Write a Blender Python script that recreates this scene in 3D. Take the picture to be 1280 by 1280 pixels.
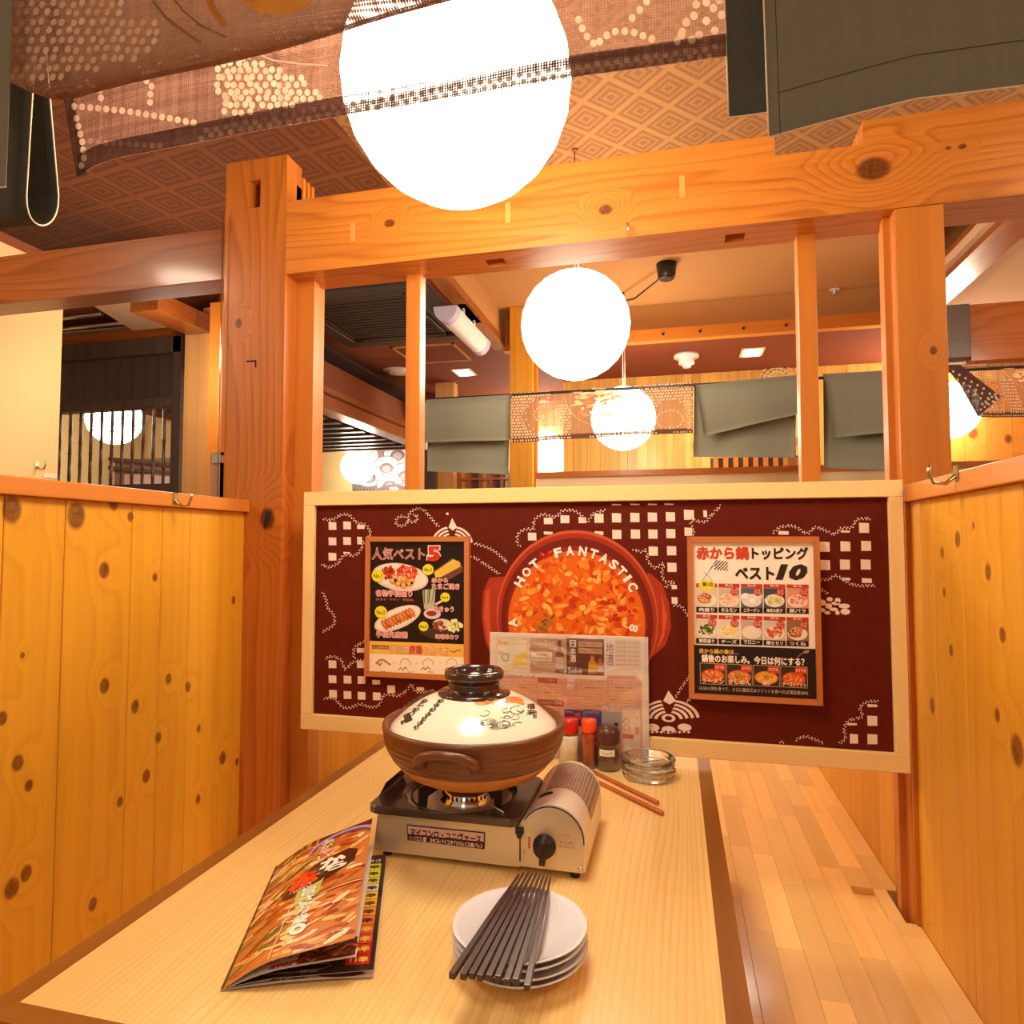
import bpy, bmesh, math, random
import numpy as np
from mathutils import Vector, Matrix
from mathutils.geometry import tessellate_polygon
R = math.radians
PI = math.pi
rnd = random.Random(7)
scene = bpy.context.scene
col = scene.collection
for o in list(bpy.data.objects):
    bpy.data.objects.remove(o)

# ------------------------------------------------------------------ camera
FPX, YAW, PITCH, CZ = 829.0, R(13.7), R(2.75), 1.2
cam_d = bpy.data.cameras.new('camera')
cam_d.sensor_width = 36
cam_d.lens = FPX / 1280 * 36
cam_d.clip_start = 0.02
cam = bpy.data.objects.new('camera', cam_d)
col.objects.link(cam)
cam.location = (0, 0, CZ)
cam.rotation_euler = (PI / 2 + PITCH, 0, YAW)
scene.camera = cam

# ------------------------------------------------------------------ light and exposure
world = bpy.data.worlds.new('world')
scene.world = world
world.use_nodes = True
world.node_tree.nodes['Background'].inputs[0].default_value = (1.0, 0.80, 0.56, 1)
world.node_tree.nodes['Background'].inputs[1].default_value = 0.26
scene.view_settings.view_transform = 'Standard'
scene.view_settings.look = 'None'
scene.view_settings.exposure = 0.47
scene.view_settings.gamma = 1
scene.view_settings.use_curve_mapping = False
LAMP = 18.0            # radiance of every paper lantern
LAMP_COL = (1.0, 0.88, 0.66)
# lights added as fill for the dining room
pl_ = bpy.data.lights.new('fill_behind', 'POINT')      # unseen fill added behind the camera, for glare and frontal light
pl_.energy = 8; pl_.shadow_soft_size = .19; pl_.color = (1, .86, .66)
po_ = bpy.data.objects.new('fill_behind', pl_); po_.location = (-.25, -1.0, 1.95); col.objects.link(po_)
for (x, y) in ((-1.98, 1.02), (1.32, 1.02), (1.32, 2.4), (-2.0, 2.35)):   # unseen point lights added to brighten the booths on either side
    q_ = bpy.data.lights.new('side_booth_fill', 'POINT'); q_.energy = 8; q_.shadow_soft_size = .19; q_.color = (1, .86, .66)
    o_ = bpy.data.objects.new('side_booth_fill', q_); o_.location = (x, y, 1.965); col.objects.link(o_)
for i, (x, y, e) in enumerate([(-0.45, -0.55, 5), (-2.2, 0.6, 8), (1.5, 0.6, 8), (-2.4, 5.0, 8), (0.3, 4.6, 8)]):
    ld = bpy.data.lights.new('downlight', 'AREA')  # disk lights added below the ceiling as ambient fill
    ld.shape = 'DISK'
    ld.size = 0.3
    ld.energy = e
    ld.color = (1, 0.84, 0.62)
    lo = bpy.data.objects.new('downlight', ld)
    lo.location = (x, y, 2.44)
    col.objects.link(lo)

# ------------------------------------------------------------------ point of a photo pixel on a plane of the room
_f0 = Vector((-math.sin(YAW), math.cos(YAW), 0))
_r = Vector((math.cos(YAW), math.sin(YAW), 0))
_fw = _f0 * math.cos(PITCH) + Vector((0, 0, math.sin(PITCH)))
_up = -_f0 * math.sin(PITCH) + Vector((0, 0, math.cos(PITCH)))
def _ray(px, py): return _fw + _r * ((px - 640) / FPX) + _up * ((640 - py) / FPX)
def at(px, py, Y):
    d = _ray(px, py)
    return Vector((0, 0, CZ)) + d * (Y / d.y)
def atZ(px, py, Z):
    d = _ray(px, py)
    return Vector((0, 0, CZ)) + d * ((Z - CZ) / d.z)
def atX(px, py, X):
    d = _ray(px, py)
    return Vector((0, 0, CZ)) + d * (X / d.x)

# ------------------------------------------------------------------ materials
def srgb(r, g, b):
    f = lambda c: (c / 255 / 12.92) if c / 255 <= 0.04045 else ((c / 255 + 0.055) / 1.055) ** 2.4
    return (f(r), f(g), f(b), 1)
class NT:
    def __init__(s, name, rough=0.5, spec=0.5, coat=0.0):
        s.m = bpy.data.materials.new(name)
        s.m.use_nodes = True
        s.t = s.m.node_tree
        s.b = s.t.nodes['Principled BSDF']
        s.b.inputs['Roughness'].default_value = rough
        s.b.inputs['Specular IOR Level'].default_value = spec
        s.b.inputs['Coat Weight'].default_value = coat
        s.b.inputs['Coat Roughness'].default_value = 0.12
    def n(s, typ, **kw):
        x = s.t.nodes.new(typ)
        for k, v in kw.items():
            if k.startswith('i_'): s.put(x.inputs[k[2:].replace('_', ' ')], v)
            else: setattr(x, k, v)
        return x
    def put(s, sock, v):
        if isinstance(v, bpy.types.NodeSocket): s.t.links.new(v, sock)
        else: sock.default_value = v
    def math(s, op, a, b=0.0, c=None, clamp=False):
        x = s.t.nodes.new('ShaderNodeMath'); x.operation = op; x.use_clamp = clamp
        s.put(x.inputs[0], a); s.put(x.inputs[1], b)
        if c is not None: s.put(x.inputs[2], c)
        return x.outputs[0]
    def vmath(s, op, a, b=(0, 0, 0)):
        x = s.t.nodes.new('ShaderNodeVectorMath'); x.operation = op
        s.put(x.inputs[0], a)
        if op == 'SCALE': s.put(x.inputs['Scale'], b)
        else: s.put(x.inputs[1], b)
        return x.outputs['Value'] if op in ('LENGTH', 'DISTANCE', 'DOT_PRODUCT') else x.outputs[0]
    def ramp(s, fac, stops, interp='LINEAR'):
        x = s.t.nodes.new('ShaderNodeValToRGB'); s.put(x.inputs[0], fac)
        e = x.color_ramp.elements
        x.color_ramp.interpolation = interp
        while len(e) < len(stops): e.new(0.5)
        for k, (p, c) in enumerate(stops):
            e[k].position = p; e[k].color = c if len(c) == 4 else (*c, 1)
        return x.outputs[0]
    def mix(s, fac, a, b, blend='MIX'):
        x = s.t.nodes.new('ShaderNodeMix'); x.data_type = 'RGBA'; x.blend_type = blend
        s.put(x.inputs[0], fac); s.put(x.inputs[6], a); s.put(x.inputs[7], b)
        return x.outputs[2]
    def coord(s, scale=(1, 1, 1), rot=(0, 0, 0), loc=None, kind='Object'):
        tc = s.t.nodes.new('ShaderNodeTexCoord'); mp = s.t.nodes.new('ShaderNodeMapping')
        s.t.links.new(tc.outputs[kind], mp.inputs[0])
        mp.inputs['Scale'].default_value = scale; mp.inputs['Rotation'].default_value = rot
        if loc is not None: s.put(mp.inputs['Location'], loc)
        return mp.outputs[0]
    def noise(s, vec, scale=5, detail=4, rough=0.55, dist=0.0):
        x = s.n('ShaderNodeTexNoise'); s.put(x.inputs['Vector'], vec)
        x.inputs['Scale'].default_value = scale; x.inputs['Detail'].default_value = detail
        x.inputs['Roughness'].default_value = rough; x.inputs['Distortion'].default_value = dist
        return x.outputs['Fac']
    def bump(s, h, strength=0.2, dist=0.002):
        x = s.n('ShaderNodeBump'); x.inputs['Strength'].default_value = strength
        x.inputs['Distance'].default_value = dist
        s.put(x.inputs['Height'], h); s.t.links.new(x.outputs[0], s.b.inputs['Normal'])
    def color(s, c): s.put(s.b.inputs['Base Color'], c)

_kg = None
def knot_group():
    """mask and grain warp of one knot"""
    global _kg
    if _kg: return _kg
    g = bpy.data.node_groups.new('knot', 'ShaderNodeTree')
    for nm, st in (('P', 'NodeSocketVector'), ('C', 'NodeSocketVector'), ('S', 'NodeSocketVector')):
        g.interface.new_socket(nm, in_out='INPUT', socket_type=st)
    g.interface.new_socket('Mask', in_out='OUTPUT', socket_type='NodeSocketFloat')
    g.interface.new_socket('Warp', in_out='OUTPUT', socket_type='NodeSocketFloat')
    i = g.nodes.new('NodeGroupInput'); o = g.nodes.new('NodeGroupOutput')
    a = g.nodes.new('ShaderNodeVectorMath'); a.operation = 'SUBTRACT'
    b = g.nodes.new('ShaderNodeVectorMath'); b.operation = 'MULTIPLY'
    c = g.nodes.new('ShaderNodeVectorMath'); c.operation = 'LENGTH'
    g.links.new(i.outputs[0], a.inputs[0]); g.links.new(i.outputs[1], a.inputs[1])
    g.links.new(a.outputs[0], b.inputs[0]); g.links.new(i.outputs[2], b.inputs[1]); g.links.new(b.outputs[0], c.inputs[0])
    r = g.nodes.new('ShaderNodeMapRange'); r.inputs[1].default_value = 1.25; r.inputs[2].default_value = 0.75
    r.interpolation_type = 'SMOOTHSTEP'
    g.links.new(c.outputs['Value'], r.inputs[0]); g.links.new(r.outputs[0], o.inputs[0])
    w = g.nodes.new('ShaderNodeMapRange'); w.inputs[1].default_value = 5.0; w.inputs[2].default_value = 0.0
    w.interpolation_type = 'SMOOTHSTEP'
    g.links.new(c.outputs['Value'], w.inputs[0]); g.links.new(w.outputs[0], o.inputs[1])
    _kg = g
    return g

def wood(name, light, dark, grain='z', rings=14.0, fine=1.0, wav=0.5, contrast=0.6, rough=0.42, coat=0.15,
         knots=(), vary=0.12, knotcol=(92, 44, 14), randoff=True, kwarp=0.5, spec=0.35):
    """sawn timber: stretched ring bands, fine fibre, knots at given points (object space)"""
    s = NT(name, rough, spec, coat)
    L, D = srgb(*light), srgb(*dark)
    oi = s.n('ShaderNodeObjectInfo')
    gi = {'x': 0, 'y': 1, 'z': 2}[grain]
    sc = [1, 1, 1]; sc[gi] = 0.10
    P = s.coord()
    off = s.vmath('SCALE', (7.3, 5.1, 3.7), oi.outputs['Random']) if randoff else (0, 0, 0)
    Q = s.vmath('ADD', s.vmath('MULTIPLY', P, tuple(sc)), off)
    warp = None; kmask = None
    for (c, sz) in knots:
        g = s.n('ShaderNodeGroup'); g.node_tree = knot_group()
        s.put(g.inputs[0], P); g.inputs[1].default_value = c
        st = [1 / sz] * 3; st[gi] = 1 / (sz * 1.35); g.inputs[2].default_value = st
        kmask = g.outputs[0] if kmask is None else s.math('MAXIMUM', kmask, g.outputs[0])
        w = s.math('MULTIPLY', g.outputs[1], kwarp)
        warp = w if warp is None else s.math('ADD', warp, w)
    big = s.noise(Q, 5.0, 2, 0.5)
    ph = s.math('MULTIPLY', big, rings * wav)
    if warp is not None: ph = s.math('ADD', ph, s.math('MULTIPLY', warp, 5.0))
    sx = s.n('ShaderNodeSeparateXYZ'); s.put(sx.inputs[0], Q)
    cross = s.math('ADD', sx.outputs[(gi + 1) % 3], s.math('MULTIPLY', sx.outputs[(gi + 2) % 3], 0.8))
    ph = s.math('ADD', ph, s.math('MULTIPLY', cross, rings * 3))
    tri = s.math('FRACT', ph)
    ring = s.ramp(tri, [(0.0, (0, 0, 0)), (0.62, (0.35,) * 3), (0.86, (1,) * 3), (1.0, (0.05,) * 3)])
    sf = [90 * fine] * 3; sf[gi] = 2.0 * fine
    fib = s.noise(s.vmath('MULTIPLY', s.vmath('ADD', P, off), tuple(sf)), 1.0, 3, 0.6)
    blot = s.noise(Q, 2.2, 2, 0.5)
    f = s.math('ADD', s.math('MULTIPLY', ring, 0.5 * contrast), s.math('MULTIPLY', s.math('SUBTRACT', fib, 0.5), 0.9 * contrast))
    f = s.math('ADD', f, s.math('MULTIPLY', s.math('SUBTRACT', blot, 0.42), 0.8), clamp=True)
    c = s.mix(f, L, D)
    if kmask is not None:
        kn = s.noise(P, 90, 2)
        c = s.mix(s.math('MULTIPLY', kmask, s.math('ADD', 0.55, s.math('MULTIPLY', kn, 0.6)), clamp=True), c, srgb(*knotcol))
    hsv = s.n('ShaderNodeHueSaturation'); s.put(hsv.inputs['Color'], c)
    s.put(hsv.inputs['Value'], s.math('ADD', 1 - vary / 2, s.math('MULTIPLY', oi.outputs['Random'], vary)))
    s.color(hsv.outputs[0])
    s.bump(fib, 0.12, 0.001)
    return s.m

def plain(name, c, rough=0.5, metal=0.0, spec=0.5, coat=0.0, noise=0.0, nscale=40, bump=0.0, sheen=0.0):
    s = NT(name, rough, spec, coat)
    s.b.inputs['Metallic'].default_value = metal
    C = srgb(*c)
    P = s.coord()
    n = s.noise(P, nscale, 3)
    if noise:
        s.color(s.mix(s.math('MULTIPLY', n, noise, clamp=True), C, tuple(v * 0.45 for v in C[:3]) + (1,)))
    else:
        s.color(s.mix(s.math('MULTIPLY', n, 0.06), C, tuple(v * 0.8 for v in C[:3]) + (1,)))
    if bump: s.bump(n, bump, 0.002)
    if sheen: s.b.inputs['Sheen Weight'].default_value = sheen
    return s.m

def lamp_mat(name, strength, c=LAMP_COL):
    s = NT(name, 0.8)
    s.b.inputs['Emission Color'].default_value = (*c, 1)
    s.b.inputs['Emission Strength'].default_value = strength
    s.color((0.9, 0.88, 0.82, 1))
    return s.m

def print_mat(name, rough=0.45, noise=0.0, coat=0.0, wav=0.0, spec=0.4):
    s = NT(name, rough, spec, coat)
    a = s.n('ShaderNodeVertexColor', layer_name='Col')
    c = a.outputs['Color']
    if noise:
        n = s.noise(s.coord(), 26, 6, 0.7)
        c = s.mix(s.math('MULTIPLY', n, noise, clamp=True), c, (0.16, 0.03, 0.012, 1), 'MULTIPLY')
    s.color(c)
    if wav: s.bump(s.noise(s.coord(), 14, 2, 0.5, 0.4), wav, 0.02)
    return s.m

def fabric(name, c, alpha=1.0, threads=(260, 260), trans=0.3, dark=0.5, axes=(0, 2)):
    """plain weave; alpha < 1 lets light through between the threads"""
    s = NT(name, 0.9, 0.1)
    C = srgb(*c)
    P = s.coord()
    sx = s.n('ShaderNodeSeparateXYZ'); s.put(sx.inputs[0], P)
    u = s.math('SINE', s.math('MULTIPLY', sx.outputs[axes[0]], threads[0] * 6.28))
    v = s.math('SINE', s.math('MULTIPLY', sx.outputs[axes[1]], threads[1] * 6.28))
    w = s.math('ADD', s.math('MULTIPLY', u, 0.25), s.math('MULTIPLY', v, 0.25))
    sv = [3, 3, 3]; sv[axes[0]] = 120
    su = [3, 3, 3]; su[axes[1]] = 120
    slub = s.math('ADD', s.noise(s.vmath('MULTIPLY', P, tuple(sv)), 1, 2), s.noise(s.vmath('MULTIPLY', P, tuple(su)), 1, 2))
    f = s.math('ADD', s.math('ADD', w, 0.5), s.math('MULTIPLY', s.math('SUBTRACT', slub, 1.0), 1.6), clamp=True)
    col_ = s.mix(f, tuple(v_ * dark for v_ in C[:3]) + (1,), C)
    s.color(col_)
    s.bump(w, 0.25, 0.0006)
    tr = s.n('ShaderNodeBsdfTranslucent'); s.put(tr.inputs['Color'], col_)
    mx = s.n('ShaderNodeMixShader'); mx.inputs[0].default_value = trans
    s.t.links.new(s.b.outputs[0], mx.inputs[1]); s.t.links.new(tr.outputs[0], mx.inputs[2])
    out = s.t.nodes['Material Output']
    if alpha < 1:
        tp = s.n('ShaderNodeBsdfTransparent')
        m2 = s.n('ShaderNodeMixShader')
        s.put(m2.inputs[0], s.math('ADD', alpha - 0.22, s.math('MULTIPLY', f, 0.44), clamp=True))
        s.t.links.new(tp.outputs[0], m2.inputs[1]); s.t.links.new(mx.outputs[0], m2.inputs[2])
        s.t.links.new(m2.outputs[0], out.inputs['Surface'])
    else:
        s.t.links.new(mx.outputs[0], out.inputs['Surface'])
    return s.m

def glass(name, c=(1, 1, 1), rough=0.02, bump=0.0, bs=30):
    s = NT(name, rough)
    s.color((*c, 1))
    s.b.inputs['Transmission Weight'].default_value = 1
    s.b.inputs['IOR'].default_value = 1.48
    if bump: s.bump(s.noise(s.coord(), bs, 2), bump, 0.004)
    out = s.t.nodes['Material Output']
    return s.m

def ceiling_paper(name, c1, c2, cell=0.12, rot=0.0, amt=1.0):
    """embossed paper: nested diamonds over a fine basket weave"""
    s = NT(name, 0.75, 0.2)
    P = s.coord((1 / cell, 1 / cell, 1 / cell), (0, 0, rot))
    sx = s.n('ShaderNodeSeparateXYZ'); s.put(sx.inputs[0], P)
    fx = s.math('ABSOLUTE', s.math('SUBTRACT', s.math('FRACT', sx.outputs[0]), 0.5))
    fy = s.math('ABSOLUTE', s.math('SUBTRACT', s.math('FRACT', sx.outputs[1]), 0.5))
    d = s.math('MAXIMUM', fx, fy)
    rg = s.math('SINE', s.math('MULTIPLY', d, 6.28 * 6))
    line = s.math('GREATER_THAN', d, 0.44)
    wv = s.math('MULTIPLY', s.math('SINE', s.math('MULTIPLY', sx.outputs[0], 6.28 * 14)), s.math('SINE', s.math('MULTIPLY', sx.outputs[1], 6.28 * 14)))
    h = s.math('ADD', s.math('MULTIPLY', rg, 0.28 * amt), s.math('MULTIPLY', wv, 0.22))
    h = s.math('ADD', s.math('SUBTRACT', h, s.math('MULTIPLY', line, 0.35 * amt)), 0.5, clamp=True)
    nz = s.noise(s.coord(), 90, 3)
    s.color(s.mix(s.math('MULTIPLY', s.math('ADD', h, s.math('MULTIPLY', s.math('SUBTRACT', nz, 0.5), 0.5)), 1.0, clamp=True), srgb(*c1), srgb(*c2)))
    s.bump(h, 0.5, 0.003)
    return s.m

# ------------------------------------------------------------------ mesh builder
OFF = {}
class MB:
    def __init__(s): s.v = []; s.f = []; s.sm = []
    def add(s, vs, fs, smooth=False):
        b = len(s.v); s.v += [tuple(v) for v in vs]
        for f in fs: s.f.append(tuple(b + i for i in f)); s.sm.append(smooth)
        return s
    def box(s, x0, x1, y0, y1, z0, z1, bev=0.0):
        x0, x1 = min(x0, x1), max(x0, x1); y0, y1 = min(y0, y1), max(y0, y1); z0, z1 = min(z0, z1), max(z0, z1)
        if bev <= 0:
            vs = [(x, y, z) for z in (z0, z1) for (x, y) in ((x0, y0), (x1, y0), (x1, y1), (x0, y1))]
            return s.add(vs, [(0, 3, 2, 1), (4, 5, 6, 7), (0, 1, 5, 4), (1, 2, 6, 5), (2, 3, 7, 6), (3, 0, 4, 7)])
        bm = bmesh.new(); bmesh.ops.create_cube(bm, size=1)
        for v in bm.verts:
            v.co = ((x0 + x1) / 2 + v.co.x * (x1 - x0), (y0 + y1) / 2 + v.co.y * (y1 - y0), (z0 + z1) / 2 + v.co.z * (z1 - z0))
        bev = min(bev, (x1 - x0) * .45, (y1 - y0) * .45, (z1 - z0) * .45)
        bmesh.ops.bevel(bm, geom=bm.edges[:], offset=bev, segments=1, affect='EDGES')
        s.frombm(bm); return s
    def frombm(s, bm, smooth=False):
        bm.verts.index_update()
        s.add([v.co[:] for v in bm.verts], [[v.index for v in f.verts] for f in bm.faces], smooth); bm.free()
    def lathe(s, prof, c=(0, 0, 0), seg=40, axis='z', cap=True, smooth=True, wob=None):
        """prof: (radius, height) pairs from bottom to top"""
        b = len(s.v); n = len(prof)
        for k in range(seg):
            a = 2 * PI * k / seg
            for (r, h) in prof:
                q = r * (wob(a, h) if wob else 1)
                p = (q * math.cos(a), q * math.sin(a), h)
                if axis == 'x': p = (p[2], p[0], p[1])
                if axis == 'y': p = (p[1], p[2], p[0])
                s.v.append((p[0] + c[0], p[1] + c[1], p[2] + c[2]))
        for k in range(seg):
            k2 = (k + 1) % seg
            for j in range(n - 1):
                s.f.append((b + k * n + j, b + k2 * n + j, b + k2 * n + j + 1, b + k * n + j + 1)); s.sm.append(smooth)
        if cap:
            if prof[0][0] > 1e-6: s.f.append(tuple(b + k * n for k in reversed(range(seg)))); s.sm.append(False)
            if prof[-1][0] > 1e-6: s.f.append(tuple(b + k * n + n - 1 for k in range(seg))); s.sm.append(False)
        return s
    def cyl(s, p0, p1, r0, r1=None, seg=14, smooth=True): return s.tube([p0, p1], [r0, r0 if r1 is None else r1], seg, smooth)
    def tube(s, pts, rad, seg=10, smooth=True, closed=False, flat=1.0, upv=None):
        pts = [Vector(p) for p in pts]; n = len(pts)
        if not isinstance(rad, (list, tuple)): rad = [rad] * n
        b = len(s.v); prev = None
        for i in range(n):
            if closed: t = pts[(i + 1) % n] - pts[i - 1]
            else: t = pts[min(i + 1, n - 1)] - pts[max(i - 1, 0)]
            t.normalize()
            ref = Vector(upv) if upv else (prev if prev else (Vector((0, 0, 1)) if abs(t.z) < 0.9 else Vector((1, 0, 0))))
            a = (ref - t * ref.dot(t)).normalized(); c = t.cross(a); prev = a
            for k in range(seg):
                an = 2 * PI * (k + 0.5) / seg
                s.v.append(tuple(pts[i] + a * (math.cos(an) * rad[i] * flat) + c * (math.sin(an) * rad[i])))
        m = n if closed else n - 1
        for i in range(m):
            j = (i + 1) % n
            for k in range(seg):
                k2 = (k + 1) % seg
                s.f.append((b + i * seg + k, b + i * seg + k2, b + j * seg + k2, b + j * seg + k)); s.sm.append(smooth)
        if not closed:
            s.f.append(tuple(b + k for k in reversed(range(seg)))); s.sm.append(False)
            s.f.append(tuple(b + (n - 1) * seg + k for k in range(seg))); s.sm.append(False)
        return s
    def prism(s, poly, ext):
        """planar polygon of 3D points extruded by vector"""
        n = len(poly); e = Vector(ext); P = [Vector(p) for p in poly]
        tris = tessellate_polygon([P]); Q = [p + e for p in P]
        s.add(P + Q, [tuple(t) for t in tris] + [tuple(n + i for i in reversed(t)) for t in tris] + [(i, (i + 1) % n, n + (i + 1) % n, n + i) for i in range(n)])
        return s
    def sheet(s, fn, nu, nv, smooth=True, thick=0.0):
        b = len(s.v)
        G = [[Vector(fn(i / nu, j / nv)) for j in range(nv + 1)] for i in range(nu + 1)]
        if thick:
            N = [[None] * (nv + 1) for _ in range(nu + 1)]
            for i in range(nu + 1):
                for j in range(nv + 1):
                    du = G[min(i + 1, nu)][j] - G[max(i - 1, 0)][j]; dv = G[i][min(j + 1, nv)] - G[i][max(j - 1, 0)]
                    q = du.cross(dv); N[i][j] = q.normalized() * thick if q.length > 1e-12 else Vector((0, 0, 0))
        for i in range(nu + 1):
            for j in range(nv + 1): s.v.append(tuple(G[i][j]))
        W = nv + 1
        for i in range(nu):
            for j in range(nv):
                s.f.append((b + i * W + j, b + (i + 1) * W + j, b + (i + 1) * W + j + 1, b + i * W + j + 1)); s.sm.append(smooth)
        if thick:
            c = len(s.v)
            for i in range(nu + 1):
                for j in range(nv + 1): s.v.append(tuple(G[i][j] + N[i][j]))
            for i in range(nu):
                for j in range(nv):
                    s.f.append((c + i * W + j, c + i * W + j + 1, c + (i + 1) * W + j + 1, c + (i + 1) * W + j)); s.sm.append(smooth)
            rim = [(i, 0) for i in range(nu)] + [(nu, j) for j in range(nv)] + [(i, nv) for i in range(nu, 0, -1)] + [(0, j) for j in range(nv, 0, -1)]
            for k in range(len(rim)):
                (i, j), (i2, j2) = rim[k], rim[(k + 1) % len(rim)]
                s.f.append((b + i * W + j, b + i2 * W + j2, c + i2 * W + j2, c + i * W + j)); s.sm.append(False)
        return s
    def build(s, name, mat, parent=None, label=None, bevel=0.0, local=False):
        me = bpy.data.meshes.new(name)
        o_ = Vector((0, 0, 0)) if (parent is None or local) else OFF.get(parent.name, Vector((0, 0, 0)))
        me.from_pydata([(v[0] - o_.x, v[1] - o_.y, v[2] - o_.z) for v in s.v], [], s.f)
        me.polygons.foreach_set('use_smooth', s.sm)
        me.update()
        o = bpy.data.objects.new(name, me); col.objects.link(o)
        if mat: me.materials.append(mat)
        if parent: o.parent = parent
        OFF[o.name] = o_
        if label: o['label'] = label
        if bevel:
            bv = o.modifiers.new('bevel', 'BEVEL'); bv.width = bevel; bv.segments = 2; bv.limit_method = 'ANGLE'
        return o
def thing(name, label, cat, loc=(0, 0, 0), group=None):
    o = bpy.data.objects.new(name, None); col.objects.link(o); o.location = loc
    o.empty_display_size = 0.05
    OFF[o.name] = Vector(loc)
    return tag(o, label, cat, group)
def tag(o, label, cat, group=None, kind=None):
    if label: o['label'] = label
    if cat: o['category'] = cat
    if group: o['group'] = group
    if kind: o['kind'] = kind
    return o
def struct(o, label=None):
    o['kind'] = 'structure'
    if label: o['label'] = label
    return o
def box(x0, x1, y0, y1, z0, z1, bev=0.0): return MB().box(x0, x1, y0, y1, z0, z1, bev)
def dup(o, parent=None):
    c = o.copy(); col.objects.link(c)
    if parent: c.parent = parent
    for ch in list(o.children): dup(ch, c)
    return c

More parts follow.
